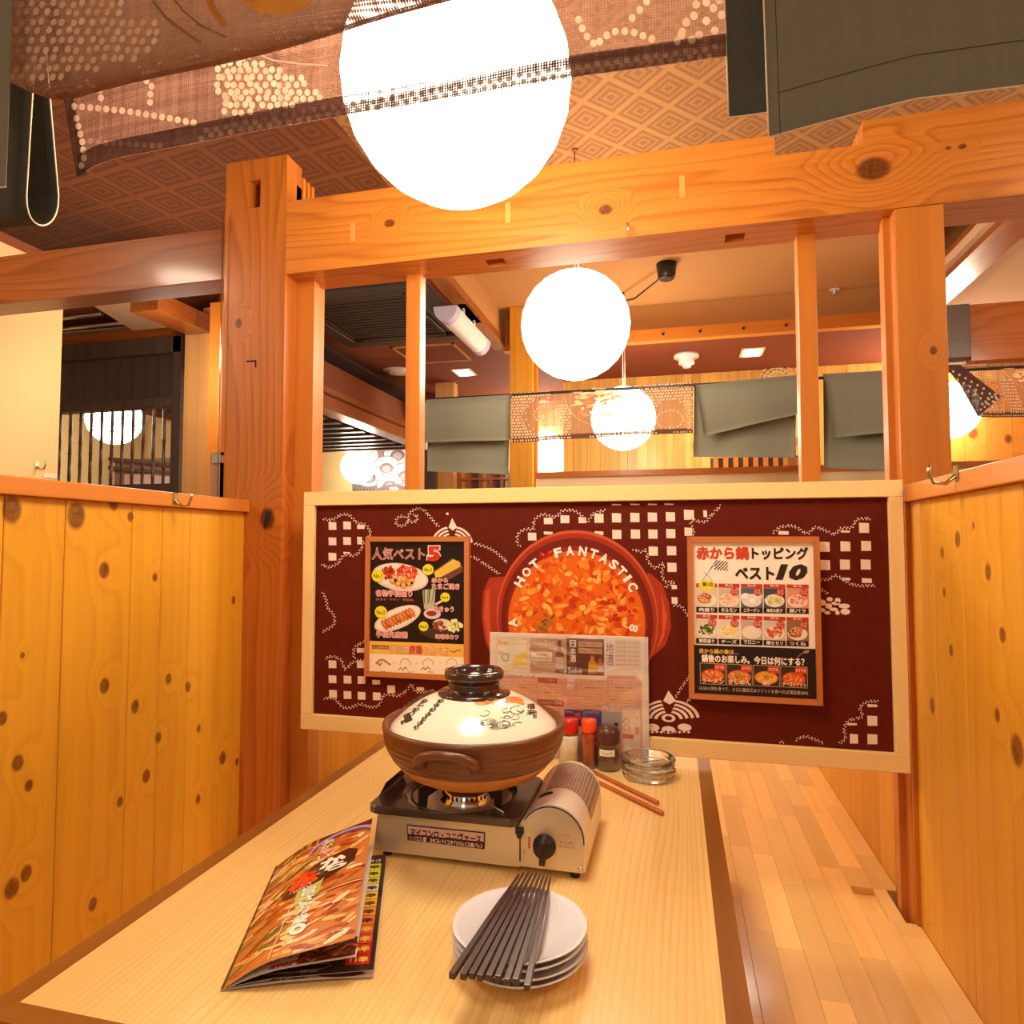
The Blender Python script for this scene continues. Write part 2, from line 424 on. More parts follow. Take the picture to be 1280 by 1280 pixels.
# ------------------------------------------------------------------ flat print: coloured shapes and lettering in one mesh
_tc = {}
def glyphs(txt, bold=0.0, shear=0.0):
    k = (txt, bold, shear)
    if k not in _tc:
        cu = bpy.data.curves.new('t', 'FONT'); cu.body = txt; cu.resolution_u = 2; cu.offset = bold; cu.shear = shear
        o = bpy.data.objects.new('t', cu)
        m = bpy.data.meshes.new_from_object(o)
        m.calc_loop_triangles()
        vs = [(v.co.x, v.co.y) for v in m.vertices]; ts = [tuple(t.vertices) for t in m.loop_triangles]
        bpy.data.objects.remove(o); bpy.data.curves.remove(cu); bpy.data.meshes.remove(m)
        _tc[k] = (vs, ts)
    return _tc[k]
class Print:
    """2D print in its own (u, v) frame; fn maps (u, v, layer) to a point"""
    def __init__(s, fn, step=0.00025): s.fn = fn; s.v = []; s.f = []; s.c = []; s.l = 1; s.step = step
    def tri(s, pts, tris, c, layer=None):
        L = (s.l if layer is None else layer) * s.step
        b = len(s.v)
        s.v += [tuple(s.fn(p[0], p[1], L)) for p in pts]
        cc = srgb(*c)
        for t in tris: s.f.append(tuple(b + i for i in t)); s.c.append(cc)
    def poly(s, pts, c, layer=None):
        t = tessellate_polygon([[Vector((p[0], p[1], 0)) for p in pts]])
        s.tri(pts, [tuple(x) for x in t], c, layer)
    def rect(s, x0, y0, x1, y1, c, layer=None, n=1):
        if n == 1: s.tri([(x0, y0), (x1, y0), (x1, y1), (x0, y1)], [(0, 1, 2, 3)], c, layer); return
        pts = [(x0 + (x1 - x0) * i / n, y0 + (y1 - y0) * j / n) for i in range(n + 1) for j in range(n + 1)]
        s.tri(pts, [(i * (n + 1) + j, (i + 1) * (n + 1) + j, (i + 1) * (n + 1) + j + 1, i * (n + 1) + j + 1) for i in range(n) for j in range(n)], c, layer)
    def ell(s, cx, cy, rx, ry, c, layer=None, n=20, rot=0.0, star=0.0):
        ca, sa = math.cos(rot), math.sin(rot); P = []
        for k in range(n):
            a = 2 * PI * k / n; q = 1 - (star if k % 2 else 0)
            x, y = rx * q * math.cos(a), ry * q * math.sin(a)
            P.append((cx + x * ca - y * sa, cy + x * sa + y * ca))
        s.tri(P + [(cx, cy)], [(k, (k + 1) % n, n) for k in range(n)], c, layer)
    def ring(s, cx, cy, rx, ry, w, c, layer=None, n=36, a0=0, a1=360):
        P = []
        for k in range(n + 1):
            a = R(a0 + (a1 - a0) * k / n)
            P += [(cx + rx * math.cos(a), cy + ry * math.sin(a)), (cx + (rx - w) * math.cos(a), cy + (ry - w) * math.sin(a))]
        s.tri(P, [(2 * k, 2 * k + 2, 2 * k + 3, 2 * k + 1) for k in range(n)], c, layer)
    def line(s, pts, w, c, layer=None):
        for a, b in zip(pts, pts[1:]):
            d = Vector((b[0] - a[0], b[1] - a[1]))
            if d.length < 1e-9: continue
            n = Vector((-d.y, d.x)).normalized() * w / 2
            s.tri([(a[0] + n.x, a[1] + n.y), (b[0] + n.x, b[1] + n.y), (b[0] - n.x, b[1] - n.y), (a[0] - n.x, a[1] - n.y)], [(0, 1, 2, 3)], c, layer)
    def text(s, txt, x0, y0, x1, y1, c, bold=0.0, layer=None, shear=0.0, vertical=False, outline=None, ow=0.04, rot=0.0):
        """lettering fitted in the box from (x0,y0)=top-left to (x1,y1)=bottom-right"""
        if vertical:
            n = len(txt)
            for i, ch in enumerate(txt):
                s.text(ch, x0, y0 + (y1 - y0) * i / n, x1, y0 + (y1 - y0) * (i + 0.9) / n, c, bold, layer, shear, False, outline, ow)
            return
        base = s.l if layer is None else layer
        cjk = any(ord(ch) > 0x2E80 for ch in txt)
        if not cjk: vs, ts = glyphs(txt, bold, shear); bold = 0.0
        else: vs, ts = glyphs(txt, 0.0, shear); bold *= 1.35
        if not vs: return
        ax = min(v[0] for v in vs); bx = max(v[0] for v in vs); ay = min(v[1] for v in vs); by = max(v[1] for v in vs)
        sx = (x1 - x0) / max(bx - ax, 1e-6); sy = (y1 - y0) / max(by - ay, 1e-6)
        cx, cy = (x0 + x1) / 2, (y0 + y1) / 2; ca, sa = math.cos(rot), math.sin(rot)
        def mp(v):
            x, y = x0 + (v[0] - ax) * sx - cx, y1 - (v[1] - ay) * sy - cy
            return (cx + x * ca - y * sa, cy + x * sa + y * ca)
        def fat(w, cl, b0):
            """heavier strokes: shifted copies, each a hair above the last"""
            n = 1 if w < .004 else 6
            for k in range(n):
                dx, dy = (0, 0) if n == 1 else (w * math.cos(k * PI / 3), w * math.sin(k * PI / 3))
                s.tri([mp((v[0] + dx, v[1] + dy)) for v in vs], ts, cl, b0 + k * .16)
        if outline is not None:
            fat(bold + ow, outline, base); base += 1
        fat(bold, c, base)
    def scatter(s, items, layer, gap=0.22):
        """items: (x, y, rx, ry, rot, colour); every blob lies just above those it overlaps"""
        done = []
        for (x, y, rx, ry, ro, c) in items:
            m = max(rx, ry); lv = 0
            for (a, b_, q, l) in done:
                if (a - x) ** 2 + (b_ - y) ** 2 < (m + q) ** 2 and l >= lv: lv = l + 1
            done.append((x, y, m, lv)); s.ell(x, y, rx, ry, c, layer + lv * gap, 7, ro)
    def food(s, cx, cy, rx, ry, pal, n=40, size=0.22, layer=None, seed=1, rect=None, dn=5):
        rr = random.Random(seed); b = s.l if layer is None else layer
        it = []
        for k in range(n):
            a = rr.uniform(0, 2 * PI); q = math.sqrt(rr.random())
            x, y = cx + rx * q * math.cos(a), cy + ry * q * math.sin(a)
            if rect: x, y = rr.uniform(rect[0], rect[2]), rr.uniform(rect[1], rect[3])
            sz = size * min(rx, ry) * rr.uniform(0.5, 1.4); ro = rr.uniform(0, PI); el = rr.uniform(0.35, 0.9)
            it.append((x, y, sz, sz * el, ro, rr.choice(pal)))
        s.scatter(it, b)
    def build(s, name, mat, parent=None, label=None):
        me = bpy.data.meshes.new(name)
        o_ = Vector((0, 0, 0)) if parent is None else OFF.get(parent.name, Vector((0, 0, 0)))
        me.from_pydata([(v[0] - o_.x, v[1] - o_.y, v[2] - o_.z) for v in s.v], [], s.f)
        ca = me.color_attributes.new('Col', 'FLOAT_COLOR', 'CORNER')
        buf = np.zeros((len(me.loops), 4), dtype=np.float32)
        i = 0
        for p, c in zip(me.polygons, s.c):
            buf[p.loop_start:p.loop_start + p.loop_total] = c
        ca.data.foreach_set('color', buf.ravel())
        me.materials.append(mat); me.update()
        o = bpy.data.objects.new(name, me); col.objects.link(o)
        if parent: o.parent = parent
        OFF[o.name] = o_
        if label: o['label'] = label
        return o

# ================================================================== materials in use
XL, XR, YP = -1.15, 0.495, 1.6
def kn(pts, plane, s0=0.011):
    out = []
    for p in pts:
        q = plane(p[0], p[1]); out.append((tuple(q), (p[2] if len(p) > 2 else 1.0) * s0))
    return out
_lk = [(45, 235, 2.0), (290, 258, 2.2), (433, 210, 1.3), (497, 262, .9), (397, 466, 1.4), (590, 492, .8), (890, 580, .9), (86, 790, .5),
       (398, 906, 1.3), (642, 880, 1.0), (716, 910, 1.0), (515, 985, 1.2), (603, 1103, 1.0), (757, 1070, .8), (848, 1180, 1.4), (8, 1030, 1.0),
       (68, 1200, 1.2), (557, 1250, 1.2), (903, 1195, .8), (110, 1286, .9), (457, 1348, .9), (755, 1338, .9), (100, 1620, 1.2), (45, 1678, 1.5), (353, 1738, 1.1)]
_lk = [(x / 3.0476, 560 + y / 3.0476, s * .82) for x, y, s in _lk]
_rk = [(567, 365, 1.2), (505, 418, .9), (688, 495, 1.1), (513, 578, .7), (745, 748, 1.0), (540, 810, .9), (465, 1030, 1.3), (725, 1068, .9), (805, 1210, 1.9), (630, 310, .5), (1200, 1400, 1)]
_rk = [(1020 + x / 3.2, 560 + y / 3.2, s * .85) for x, y, s in _rk]
M_left = wood('pine_boards', (230, 164, 42), (196, 118, 22), 'z', rings=7, contrast=0.55, knots=kn(_lk, lambda x, y: atX(x, y, XL)), kwarp=0.25, knotcol=(112, 56, 14), vary=.07)
M_right = wood('pine_boards_warm', (234, 168, 48), (202, 122, 28), 'z', rings=7, contrast=0.55, knots=kn(_rk, lambda x, y: atX(x, y, XR)), kwarp=0.25, knotcol=(130, 68, 18), vary=.07)
M_pine = wood('pine_plain', (232, 166, 50), (196, 118, 28), 'z', rings=8, contrast=0.6, vary=.12)
M_post = wood('zelkova_post', (196, 110, 38), (134, 60, 16), 'z', rings=7, contrast=0.85, wav=1.6, knots=[((.055, -.06, 1.268), .022), ((at(298, 404, YP).x + 1.133, -.06, at(298, 404, YP).z), .010), ((-.02, -.06, .95), .005)], kwarp=1.0, knotcol=(60, 26, 10), rough=.35, coat=.3, vary=.06)
M_rpost = wood('cedar_post', (206, 122, 40), (168, 84, 20), 'z', rings=4, contrast=0.6, wav=.5, knots=[((0.028, -.06, 1.62), .007)], kwarp=.6, rough=.38, coat=.25, vary=.06)
_bk = [(at(735, 262, YP), .014), (at(487, 279, YP), .011), (at(1092, 211, YP), .026), (at(757, 262, YP), .0125), (at(1203, 183, YP), .006), (at(1185, 185, YP), .004)]
_bk = [(a - Vector((0, YP, 1.945)), b) for a, b in _bk]
M_beam = wood('pine_beam', (208, 124, 46), (146, 70, 18), 'x', rings=8, contrast=1.0, wav=1.9, knots=[(tuple(a), b) for a, b in _bk[1:]], kwarp=1.0, knotcol=(84, 36, 12), rough=.34, coat=.35, vary=.03, randoff=False)
M_beamx = wood('stained_beam', (160, 86, 34), (100, 46, 16), 'x', rings=8, contrast=0.8, wav=1.2, rough=.35, coat=.3, vary=.1)
M_beamy = wood('stained_beam_long', (160, 86, 34), (100, 46, 16), 'y', rings=8, contrast=0.8, wav=1.2, rough=.35, coat=.3, vary=.1)
M_rail = wood('rail_wood', (216, 134, 54), (180, 96, 32), 'y', rings=4, contrast=.5, rough=.35, coat=.3, vary=.04)
M_railx = wood('rail_wood_cross', (204, 122, 46), (166, 86, 28), 'x', rings=4, contrast=.5, rough=.35, coat=.3, vary=.04)
M_jamb = wood('jamb_wood', (204, 122, 44), (154, 76, 20), 'z', rings=3, contrast=.5, rough=.35, coat=.3, vary=.08)
M_pale = wood('pale_frame_x', (252, 216, 150), (240, 192, 118), 'x', rings=3, contrast=.35, rough=.45, coat=.1, vary=.05)
M_palez = wood('pale_frame_z', (252, 216, 150), (240, 192, 118), 'z', rings=3, contrast=.35, rough=.45, coat=.1, vary=.05)
M_table = wood('table_laminate', (250, 210, 138), (206, 142, 64), 'y', rings=48, fine=1.5, contrast=.6, wav=.35, rough=.38, coat=.35, vary=.02, randoff=False, spec=.3)
M_trim = wood('table_edge', (150, 92, 32), (112, 60, 18), 'y', rings=4, contrast=.4, rough=.35, coat=.2, vary=.03)
M_stave = wood('bench_stave', (250, 202, 126), (224, 160, 82), 'y', rings=4, contrast=.45, rough=.33, coat=.4, vary=.26)
M_dark = wood('dark_stained_wood', (92, 74, 66), (58, 42, 38), 'z', rings=4, contrast=.7, rough=.5, coat=.1, vary=.08)
M_tan = wood('weathered_post', (214, 158, 96), (180, 118, 62), 'z', rings=5, contrast=.6, rough=.55, coat=0, vary=.06)
M_bamboo = plain('smoked_bamboo', (88, 52, 34), .35, coat=.4, noise=.6, nscale=25)
M_ceil = ceiling_paper('ceiling_paper_brown', (160, 112, 66), (118, 74, 42), .125, R(45))
M_ceil2 = ceiling_paper('ceiling_paper_left', (124, 70, 36), (88, 46, 24), .17, R(8))
M_soff = plain('brown_soffit_paper', (150, 78, 42), .8, noise=.5, nscale=60, bump=.6)
M_soff2 = plain('dark_red_soffit_paper', (136, 62, 34), .8, noise=.3, nscale=60, bump=.4)
M_tanceil = plain('tan_ceiling', (188, 132, 76), .85, noise=.12, nscale=60, bump=.2)
M_speck = plain('speckled_ceiling_board', (232, 196, 160), .85, noise=.5, nscale=80, bump=.8)
M_cream = plain('cream_plaster', (236, 204, 146), .85, noise=.05, nscale=8)
M_white = plain('white_plaster', (252, 236, 204), .8, noise=.03, nscale=8)
M_black = plain('black_plastic', (34, 28, 26), .35)
M_acdark = plain('dark_air_grille', (62, 52, 48), .5, noise=.2)
M_whitep = plain('white_plastic', (236, 226, 224), .4)
M_steel = plain('brushed_steel', (214, 205, 196), .28, metal=1.0, noise=.1, nscale=60)
M_chrome = plain('chrome', (230, 228, 224), .12, metal=1.0)
M_brass = plain('aged_brass', (196, 178, 140), .25, metal=1.0)
M_cable = plain('cable', (60, 46, 38), .5)
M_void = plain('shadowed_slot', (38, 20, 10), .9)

# ================================================================== setting
f = struct(box(-5.2, 3.2, -0.8, 7.2, -0.05, 0.0).build('floor', wood('floor_boards', (150, 96, 50), (110, 64, 30), 'x', vary=.02)))

def plank_wall(name, X, side, seams, z0, z1, mat, backx=0.03, pname='plank'):
    """boards on the plane x = X; side = direction of the visible face"""
    w = box(X - side * 0.012, X - side * (0.012 + backx), seams[0], seams[-1], z0, z1).build(name, M_pine)
    struct(w)
    for a, b in zip(seams, seams[1:]):
        m = MB().box(X, X - side * 0.011, a + .0006, b - .0006, z0, z1, .0012)
        p = m.build(pname, mat, w)
    return w
sl = [-0.35, -.2, -.06, 0.08, .22, .36, .5, .64, .785, .926, 1.048, 1.212, 1.30, 1.392, 1.50, 1.615]
wl = plank_wall('wall_left', XL, 1, sl, 0.0, 1.287, M_left)
sr = [-0.35, -.2, -.05, .10, .26, .42, .57, .72, .86, .99, 1.111, 1.182, 1.33, 1.469, 1.60]
wr = plank_wall('wall_right', XR, -1, sr, 0.0, 1.29, M_right)
wl2 = plank_wall('wall_left.001', XL, 1, [1.74, 1.86, 1.98, 2.10, 2.22, 2.34, 2.46, 2.58, 2.70, 2.85], 0.0, 1.287, M_pine)
wr2 = plank_wall('wall_right.001', XR, -1, [1.74, 1.88, 2.02, 2.16, 2.30, 2.44, 2.58, 2.72, 2.85], 0.0, 1.29, M_pine)
# far side of the booth fronts keep the timber caps
def rail(name, X, y0, y1, z0, z1, wdt, label):
    o = box(X - wdt, X + wdt, y0, y1, z0, z1).build(name, M_rail, bevel=.002)
    return tag(o, label, 'rail')
rail('wall_cap_rail', XL - .005, -.35, 1.6, 1.287, 1.32, .022, 'reddish wooden cap rail along the top of the left plank wall')
rail('wall_cap_rail', XR + .008, -.35, 1.6, 1.29, 1.326, .022, 'reddish wooden cap rail along the top of the right plank wall')
box(XL - .02, XL + .02, 1.74, 2.85, 1.287, 1.32).build('cap_rail', M_rail, wl2)
box(XR - .02, XR + .02, 1.74, 2.85, 1.29, 1.326).build('cap_rail', M_rail, wr2)

# ceilings
struct(box(-1.07, 1.25, -0.8, 2.95, 2.60, 2.64).build('ceiling', M_ceil))
struct(box(-5.2, -1.07, -0.8, 2.95, 2.60, 2.64).build('ceiling.001', M_ceil2))
struct(box(1.25, 3.2, -0.8, 2.95, 2.60, 2.64).build('ceiling.002', M_ceil))
struct(box(-1.07, 1.25, 2.95, 4.2, 2.70, 2.74).build('ceiling.003', M_tanceil))
struct(box(-5.2, 3.2, -0.8, 7.2, 2.76, 2.80).build('ceiling.010', M_tanceil))
struct(box(-1.07, 1.25, 2.93, 2.95, 2.60, 2.74).build('trim_1', M_tanceil))
struct(box(-1.12, 1.6, 4.2, 4.24, 2.50, 2.72).build('trim_2', M_tanceil))
struct(box(-5.2, 3.2, 4.24, 7.2, 2.50, 2.54).build('ceiling.004', M_soff2))
struct(box(-5.2, -2.55, 2.95, 4.24, 2.50, 2.54).build('ceiling.006', M_soff))
struct(box(1.25, 3.2, 2.95, 4.24, 2.50, 2.54).build('ceiling.007', M_speck))
struct(box(-2.55, -1.12, 2.95, 4.24, 2.50, 2.54).build('ceiling.005', M_soff))
struct(box(-1.12, -1.07, 2.95, 4.24, 2.50, 2.74).build('trim_3', M_tanceil))
struct(box(-2.55, -1.07, 2.93, 2.95, 2.50, 2.64).build('trim_4', M_soff))
w_ = box(-1.14, -1.055, 2.95, 4.2, 2.485, 2.53).build('ceiling_edge_batten', M_beamy)
tag(w_, 'thin wooden batten edging the brown ceiling drop left of the second lantern', 'batten')
w_ = box(-1.07, 1.4, 4.14, 4.2, 2.455, 2.53).build('ceiling_edge_batten', M_railx)
tag(w_, 'long cross batten with dark pegs under the tan ceiling edge', 'batten')
for x in (-.05, .17, .42, .66): box(x - .008, x + .008, 4.134, 4.14, 2.485, 2.50).build('peg', M_void, w_)
# walls of the dining room
struct(box(-5.2, 3.2, 7.15, 7.2, 0, 2.5).build('wall_back', M_cream))
struct(box(-5.2, -5.15, -.8, 7.2, 0, 2.64).build('wall_far_left', M_cream))
struct(box(3.15, 3.2, -.8, 7.2, 0, 2.64).build('wall_far_right', M_cream))

# ================================================================== timber frame of the booth
t = thing('timber_post', 'thick knotty wooden post with square mortise left of the red board', 'post', (-1.133, YP + .06, 0))
m = MB()
# front body with a real mortise near the top: built from blocks around the hole
hx0, hx1, hz0, hz1 = -1.155, -1.118, 2.145, 2.225
m.box(-1.23, -1.035, YP, YP + .075, 0, hz0); m.box(-1.23, -1.035, YP, YP + .075, hz1, 2.285)
m.box(-1.23, hx0, YP, YP + .075, hz0, hz1); m.box(hx1, -1.035, YP, YP + .075, hz0, hz1)
m.box(-1.23, -1.035, YP + .05, YP + .075, hz0, hz1)
m.build('post_body', M_post, t)
box(-1.225, -1.04, YP + .075, YP + .13, 0, 2.13).build('post_back', M_post, t)
for k in range(3): box(-1.2, -1.036, YP + .086 + k * .024, YP + .098 + k * .024, 2.13, 2.265).build('tenon', M_jamb, t)
mm = MB().box(-1.152, -1.121, YP - .001, YP + .004, 1.706, 1.71).box(-1.125, -1.121, YP - .001, YP + .004, 1.69, 1.706)
mm.build('dovetail_cut', M_void, t)
mk = MB(); 
mk.sheet(lambda u, v: (-1.078 + (.010 * v) * math.cos(u * 6.283) * .8 + .006 * v * math.sin(u * 6.283), YP - .0008, 1.268 + (.024 * v) * math.sin(u * 6.283) * (1 + .2 * math.sin(u * 19))), 24, 3)
mk.build('knot_hole', M_void, t)
for (x0, x1, y0, y1) in [(-1.035, at(391, 500, YP + .062).x, YP + .062, YP + .09), (-1.035, at(404, 500, YP + .13).x, YP + .09, YP + .13)]:
    box(x0, x1, y0, y1, .0, 1.945).build('jamb', M_jamb, t)
t = thing('timber_post', 'square cedar post standing right of the red board', 'post', (.525, YP + .06, 0))
box(at(1123, 450, YP).x, .582, YP, YP + .12, 0.0, 1.944).build('post_body', M_rpost, t, bevel=.002)
box(at(1108, 450, YP + .04).x, at(1123, 450, YP).x, YP + .04, YP + .065, 0.0, 1.944).build('jamb', M_jamb, t)
box(XR - .009, XR, 1.590, 1.5995, .401, 1.29).build('batten', M_jamb, t)


t = thing('timber_beam', 'heavy pine beam with large knots and a notch, crossing above the red board', 'beam', (0, YP, 1.945))
bz0, bz1, by1 = 1.945, 2.150, YP + .125
m = MB()
sl_ = [(-.475, -.425), (.13, .175)]      # two slots in the underside
xs = [-1.035, -.475, -.425, .13, .175, 2.2]
for i, (a, b) in enumerate(zip(xs, xs[1:])):
    z0 = bz0 + .03 if i in (1, 3) else bz0
    if i in (1, 3):
        m.box(a, b, YP, YP + .045, bz0, z0); m.box(a, b, YP + .09, by1, bz0, z0)
    if b <= .238 or i < 4: m.box(a, b, YP, by1, z0, bz1)
m.box(.175, .238, YP, by1, bz0, bz1); m.box(.238, .425, YP, by1, bz0, bz1 - .05); m.box(.425, 2.2, YP, by1, bz0, bz1 + .004)
m.build('beam_body', M_beam, t)
for (px, py) in [(441, 290), (635, 266), (853, 233)]:
    c = at(px, py, YP)
    MB().box(c.x - .007, c.x + .007, YP - .0015, YP + .003, c.z - .027, c.z + .027, .001).build('wood_plug', wood('plug_wood', (220, 146, 74), (206, 126, 56), 'z', vary=.02) if px == 441 else bpy.data.materials['plug_wood'], t)
c = at(785, 285, YP)
MB().cyl((c.x, YP, c.z), (c.x, YP - .02, c.z), .003).tube([(c.x, YP - .02, c.z), (c.x + .004, YP - .024, c.z - .012), (c.x, YP - .02, c.z - .02), (c.x - .006, YP - .016, c.z - .014)], .0022, 8).build('screw_hook', M_chrome, t)
t = thing('timber_beam', 'dark stained beam entering the knotty post from the left', 'beam', (-1.7, YP, 1.96))
box(-2.9, -1.23, YP + .02, YP + .11, 1.957, 2.111).build('beam_body', M_beamx, t, bevel=.003)

for X, lab in ((at(516, 450, YP + .085).x, 'slim vertical wooden stud left of the lanterns, above the red board'), (at(1011, 450, YP + .085).x, 'slim vertical wooden stud in front of the folded grey curtain, above the red board')):
    o = box(X - .021, X + .021, YP + .085, YP + .125, 1.30, 1.946).build('timber_stud', M_jamb, bevel=.0015)
    tag(o, lab, 'stud')

# ================================================================== tables and benches
t = thing('dining_table', 'light wood grain table with brown edging in the middle of the booth', 'table', (-.33, 1.15, 0))
box(-.700, .047, .600, 1.76, .672, .700).build('tabletop', M_table, t)
TR = wood('table_edge_cross', (150, 92, 32), (112, 60, 18), 'x', rings=4, contrast=.4, rough=.35, coat=.2, vary=.03)
m = MB().prism([(-.728, .572, .7005), (.075, .572, .7005), (.047, .6, .7005), (-.70, .6, .7005)], (0, 0, -.032)); m.build('edge_band', TR, t)
m = MB().prism([(.075, .572, .7005), (.075, 1.79, .7005), (.047, 1.76, .7005), (.047, .6, .7005)], (0, 0, -.032)); m.build('edge_band', M_trim, t)
m = MB().prism([(-.728, 1.79, .7005), (-.728, .572, .7005), (-.70, .6, .7005), (-.70, 1.76, .7005)], (0, 0, -.032)); m.build('edge_band', M_trim, t)
m = MB().prism([(.075, 1.79, .7005), (-.728, 1.79, .7005), (-.70, 1.76, .7005), (.047, 1.76, .7005)], (0, 0, -.032)); m.build('edge_band', TR, t)
for y in (.85, 1.55):
    MB().cyl((-.33, y, .012), (-.33, y, .672), .035).build('table_leg', M_black, t)
    MB().lathe([(.19, 0), (.19, .008), (.05, .014)], (-.33, y, 0)).build('table_foot', M_black, t)

def bench(x0, x1, label, seed, y0=-.3, y1=2.84):
    t = thing('bench', label, 'bench', ((x0 + x1) / 2, 1.2, 0))
    box(x0, x1, y0, 1.598, .36, .385).build('seat_core', M_stave, t)
    box(x0, .44, 1.598, 1.735, .36, .385).build('seat_core', M_stave, t)
    box(.44, .468, 1.598, 1.735, .36, .400).build('stave', M_stave, t)
    box(x0, x1, 1.735, y1, .36, .385).build('seat_core', M_stave, t)
    rr = random.Random(seed); n = 9; w = (x1 - x0) / n
    k = 0
    for i in range(n):
        y = y0 + rr.uniform(.1, .3); a = y0
        while a < y1 - 1e-3:
            b_ = min(y, y1); xx = x0 + i * w
            if xx + w > .44 and a < 1.735 and b_ > 1.598:      # notch round the post
                if a < 1.598: b_ = 1.598
                else: a = 1.735; b_ = max(y, a + .1)
            MB().box(xx + .0002, xx + w - .0002, a + .0002, b_ - .0002, .385, .400, .0004).build('stave', M_stave, t); a = b_; y = a + rr.uniform(.22, .42); k += 1
    xf = x0 if x0 > 0 or x1 < .6 and x0 > -.5 else x1
    xf = x0 if x0 > -.5 else x1 - .02
    box(xf, xf + .02, y0, y1, 0, .36).build('front_board', M_pine, t)
bench(.035, XR - .001, 'pale butcher-block bench seat along the right plank wall', 3)
t = thing('bench', 'pale wooden bench seat hidden behind the table along the left plank wall', 'bench', (-.95, 1.2, 0))
box(XL + .001, -.80, -.3, 1.598, .36, .40).build('seat_board', M_stave, t, bevel=.003)
box(-.82, -.80, -.3, 1.598, 0, .36).build('front_board', M_pine, t)

# ================================================================== paper lanterns
M_cord = plain('lamp_cord', (230, 214, 190), .6)
def lantern(x, y, z, label, r=.19, zc=2.6, strength=LAMP, group='round paper lanterns', rose=None, rr0=.05):
    t = thing('paper_lantern', label, 'lantern', (x, y, z), group)
    prof = []
    N = 56
    for i in range(N + 1):
        a = -PI / 2 + .02 + (PI - .04) * i / N
        q = r * (1 - .010 * abs(math.sin(14 * a)))
        prof.append((q * math.cos(a), q * math.sin(a)))
    MB().lathe(prof, (x, y, z), 48, cap=True, smooth=True).build('paper_shade', lamp_mat('lit_paper', strength) if 'lit_paper' not in bpy.data.materials else bpy.data.materials['lit_paper'], t)
    rr_ = r * math.sin(.2) * 1.0
    for s_ in (1,):
        MB().tube([(x + rr_ * math.cos(k * PI / 10), y + rr_ * math.sin(k * PI / 10), z + s_ * r * math.cos(.2)) for k in range(20)], .0025, 6, closed=True).build('wire_ring', M_cord, t)
    MB().cyl((x, y, z + r * .6), (x, y, zc - .008), .002, seg=8).build('cord', M_cord if rr0 > .03 else M_soff, t)
    MB().cyl((x + .012, y, z + r * .9), (x + .012, y, zc - .03), .0012, seg=6).build('cord', M_cord, t)
    if rose:
        a, b_ = Vector((x, y, zc - .03)), Vector((*rose, zc - .03))
        MB().tube([a, a + Vector((0, 0, -.02)), a.lerp(b_, .3) + Vector((0, 0, -.05)), a.lerp(b_, .8) + Vector((0, 0, -.03)), b_], .005, 8).build('slack_cord', M_black, t)
        MB().box(x - .012, x + .012, y - .012, y + .012, zc - .05, zc).build('cord_hook', M_black, t)
    rx_, ry_ = rose or (x, y)
    MB().lathe([(rr0 * .9, zc - .032 * rr0 / .05), (rr0, zc - .02 * rr0 / .05), (rr0, zc)] if not rose else [(.036, zc - .085), (.045, zc - .075), (.055, zc - .0)], (rx_, ry_, 0), 24).build('ceiling_rose', M_black if zc > 2.65 else (M_whitep if rr0 > .03 else M_soff), t)
    return t
lantern(-.343, 1.02, 1.965, 'large glowing round paper lantern directly above the hot pot, half veiled by the sheer curtain')
lantern(-.327, 2.28, 1.965, 'glowing round paper lantern hanging in the opening just above the red board', rr0=.012)
lantern(*at(779, 523, 3.95), 'glowing round lantern seen through the far dotted sheer curtain', zc=2.7, rose=tuple(atZ(833, 330, 2.7))[:2])
lantern(*at(680, 565, 5.8), 'small distant glowing lantern under the left end of the far dotted curtain', zc=2.5)
lantern(*at(447, 584, 6.0), 'small distant glowing lantern beside the black and white fan picture', r=.165, zc=2.5)
lantern(*at(143, 524, 4.1), 'glowing lantern behind the bamboo bar window on the left', zc=2.5)
lantern(*at(1185, 513, 4.9), 'glowing lantern half hidden behind the right cedar post and far sheer curtain', zc=2.5)

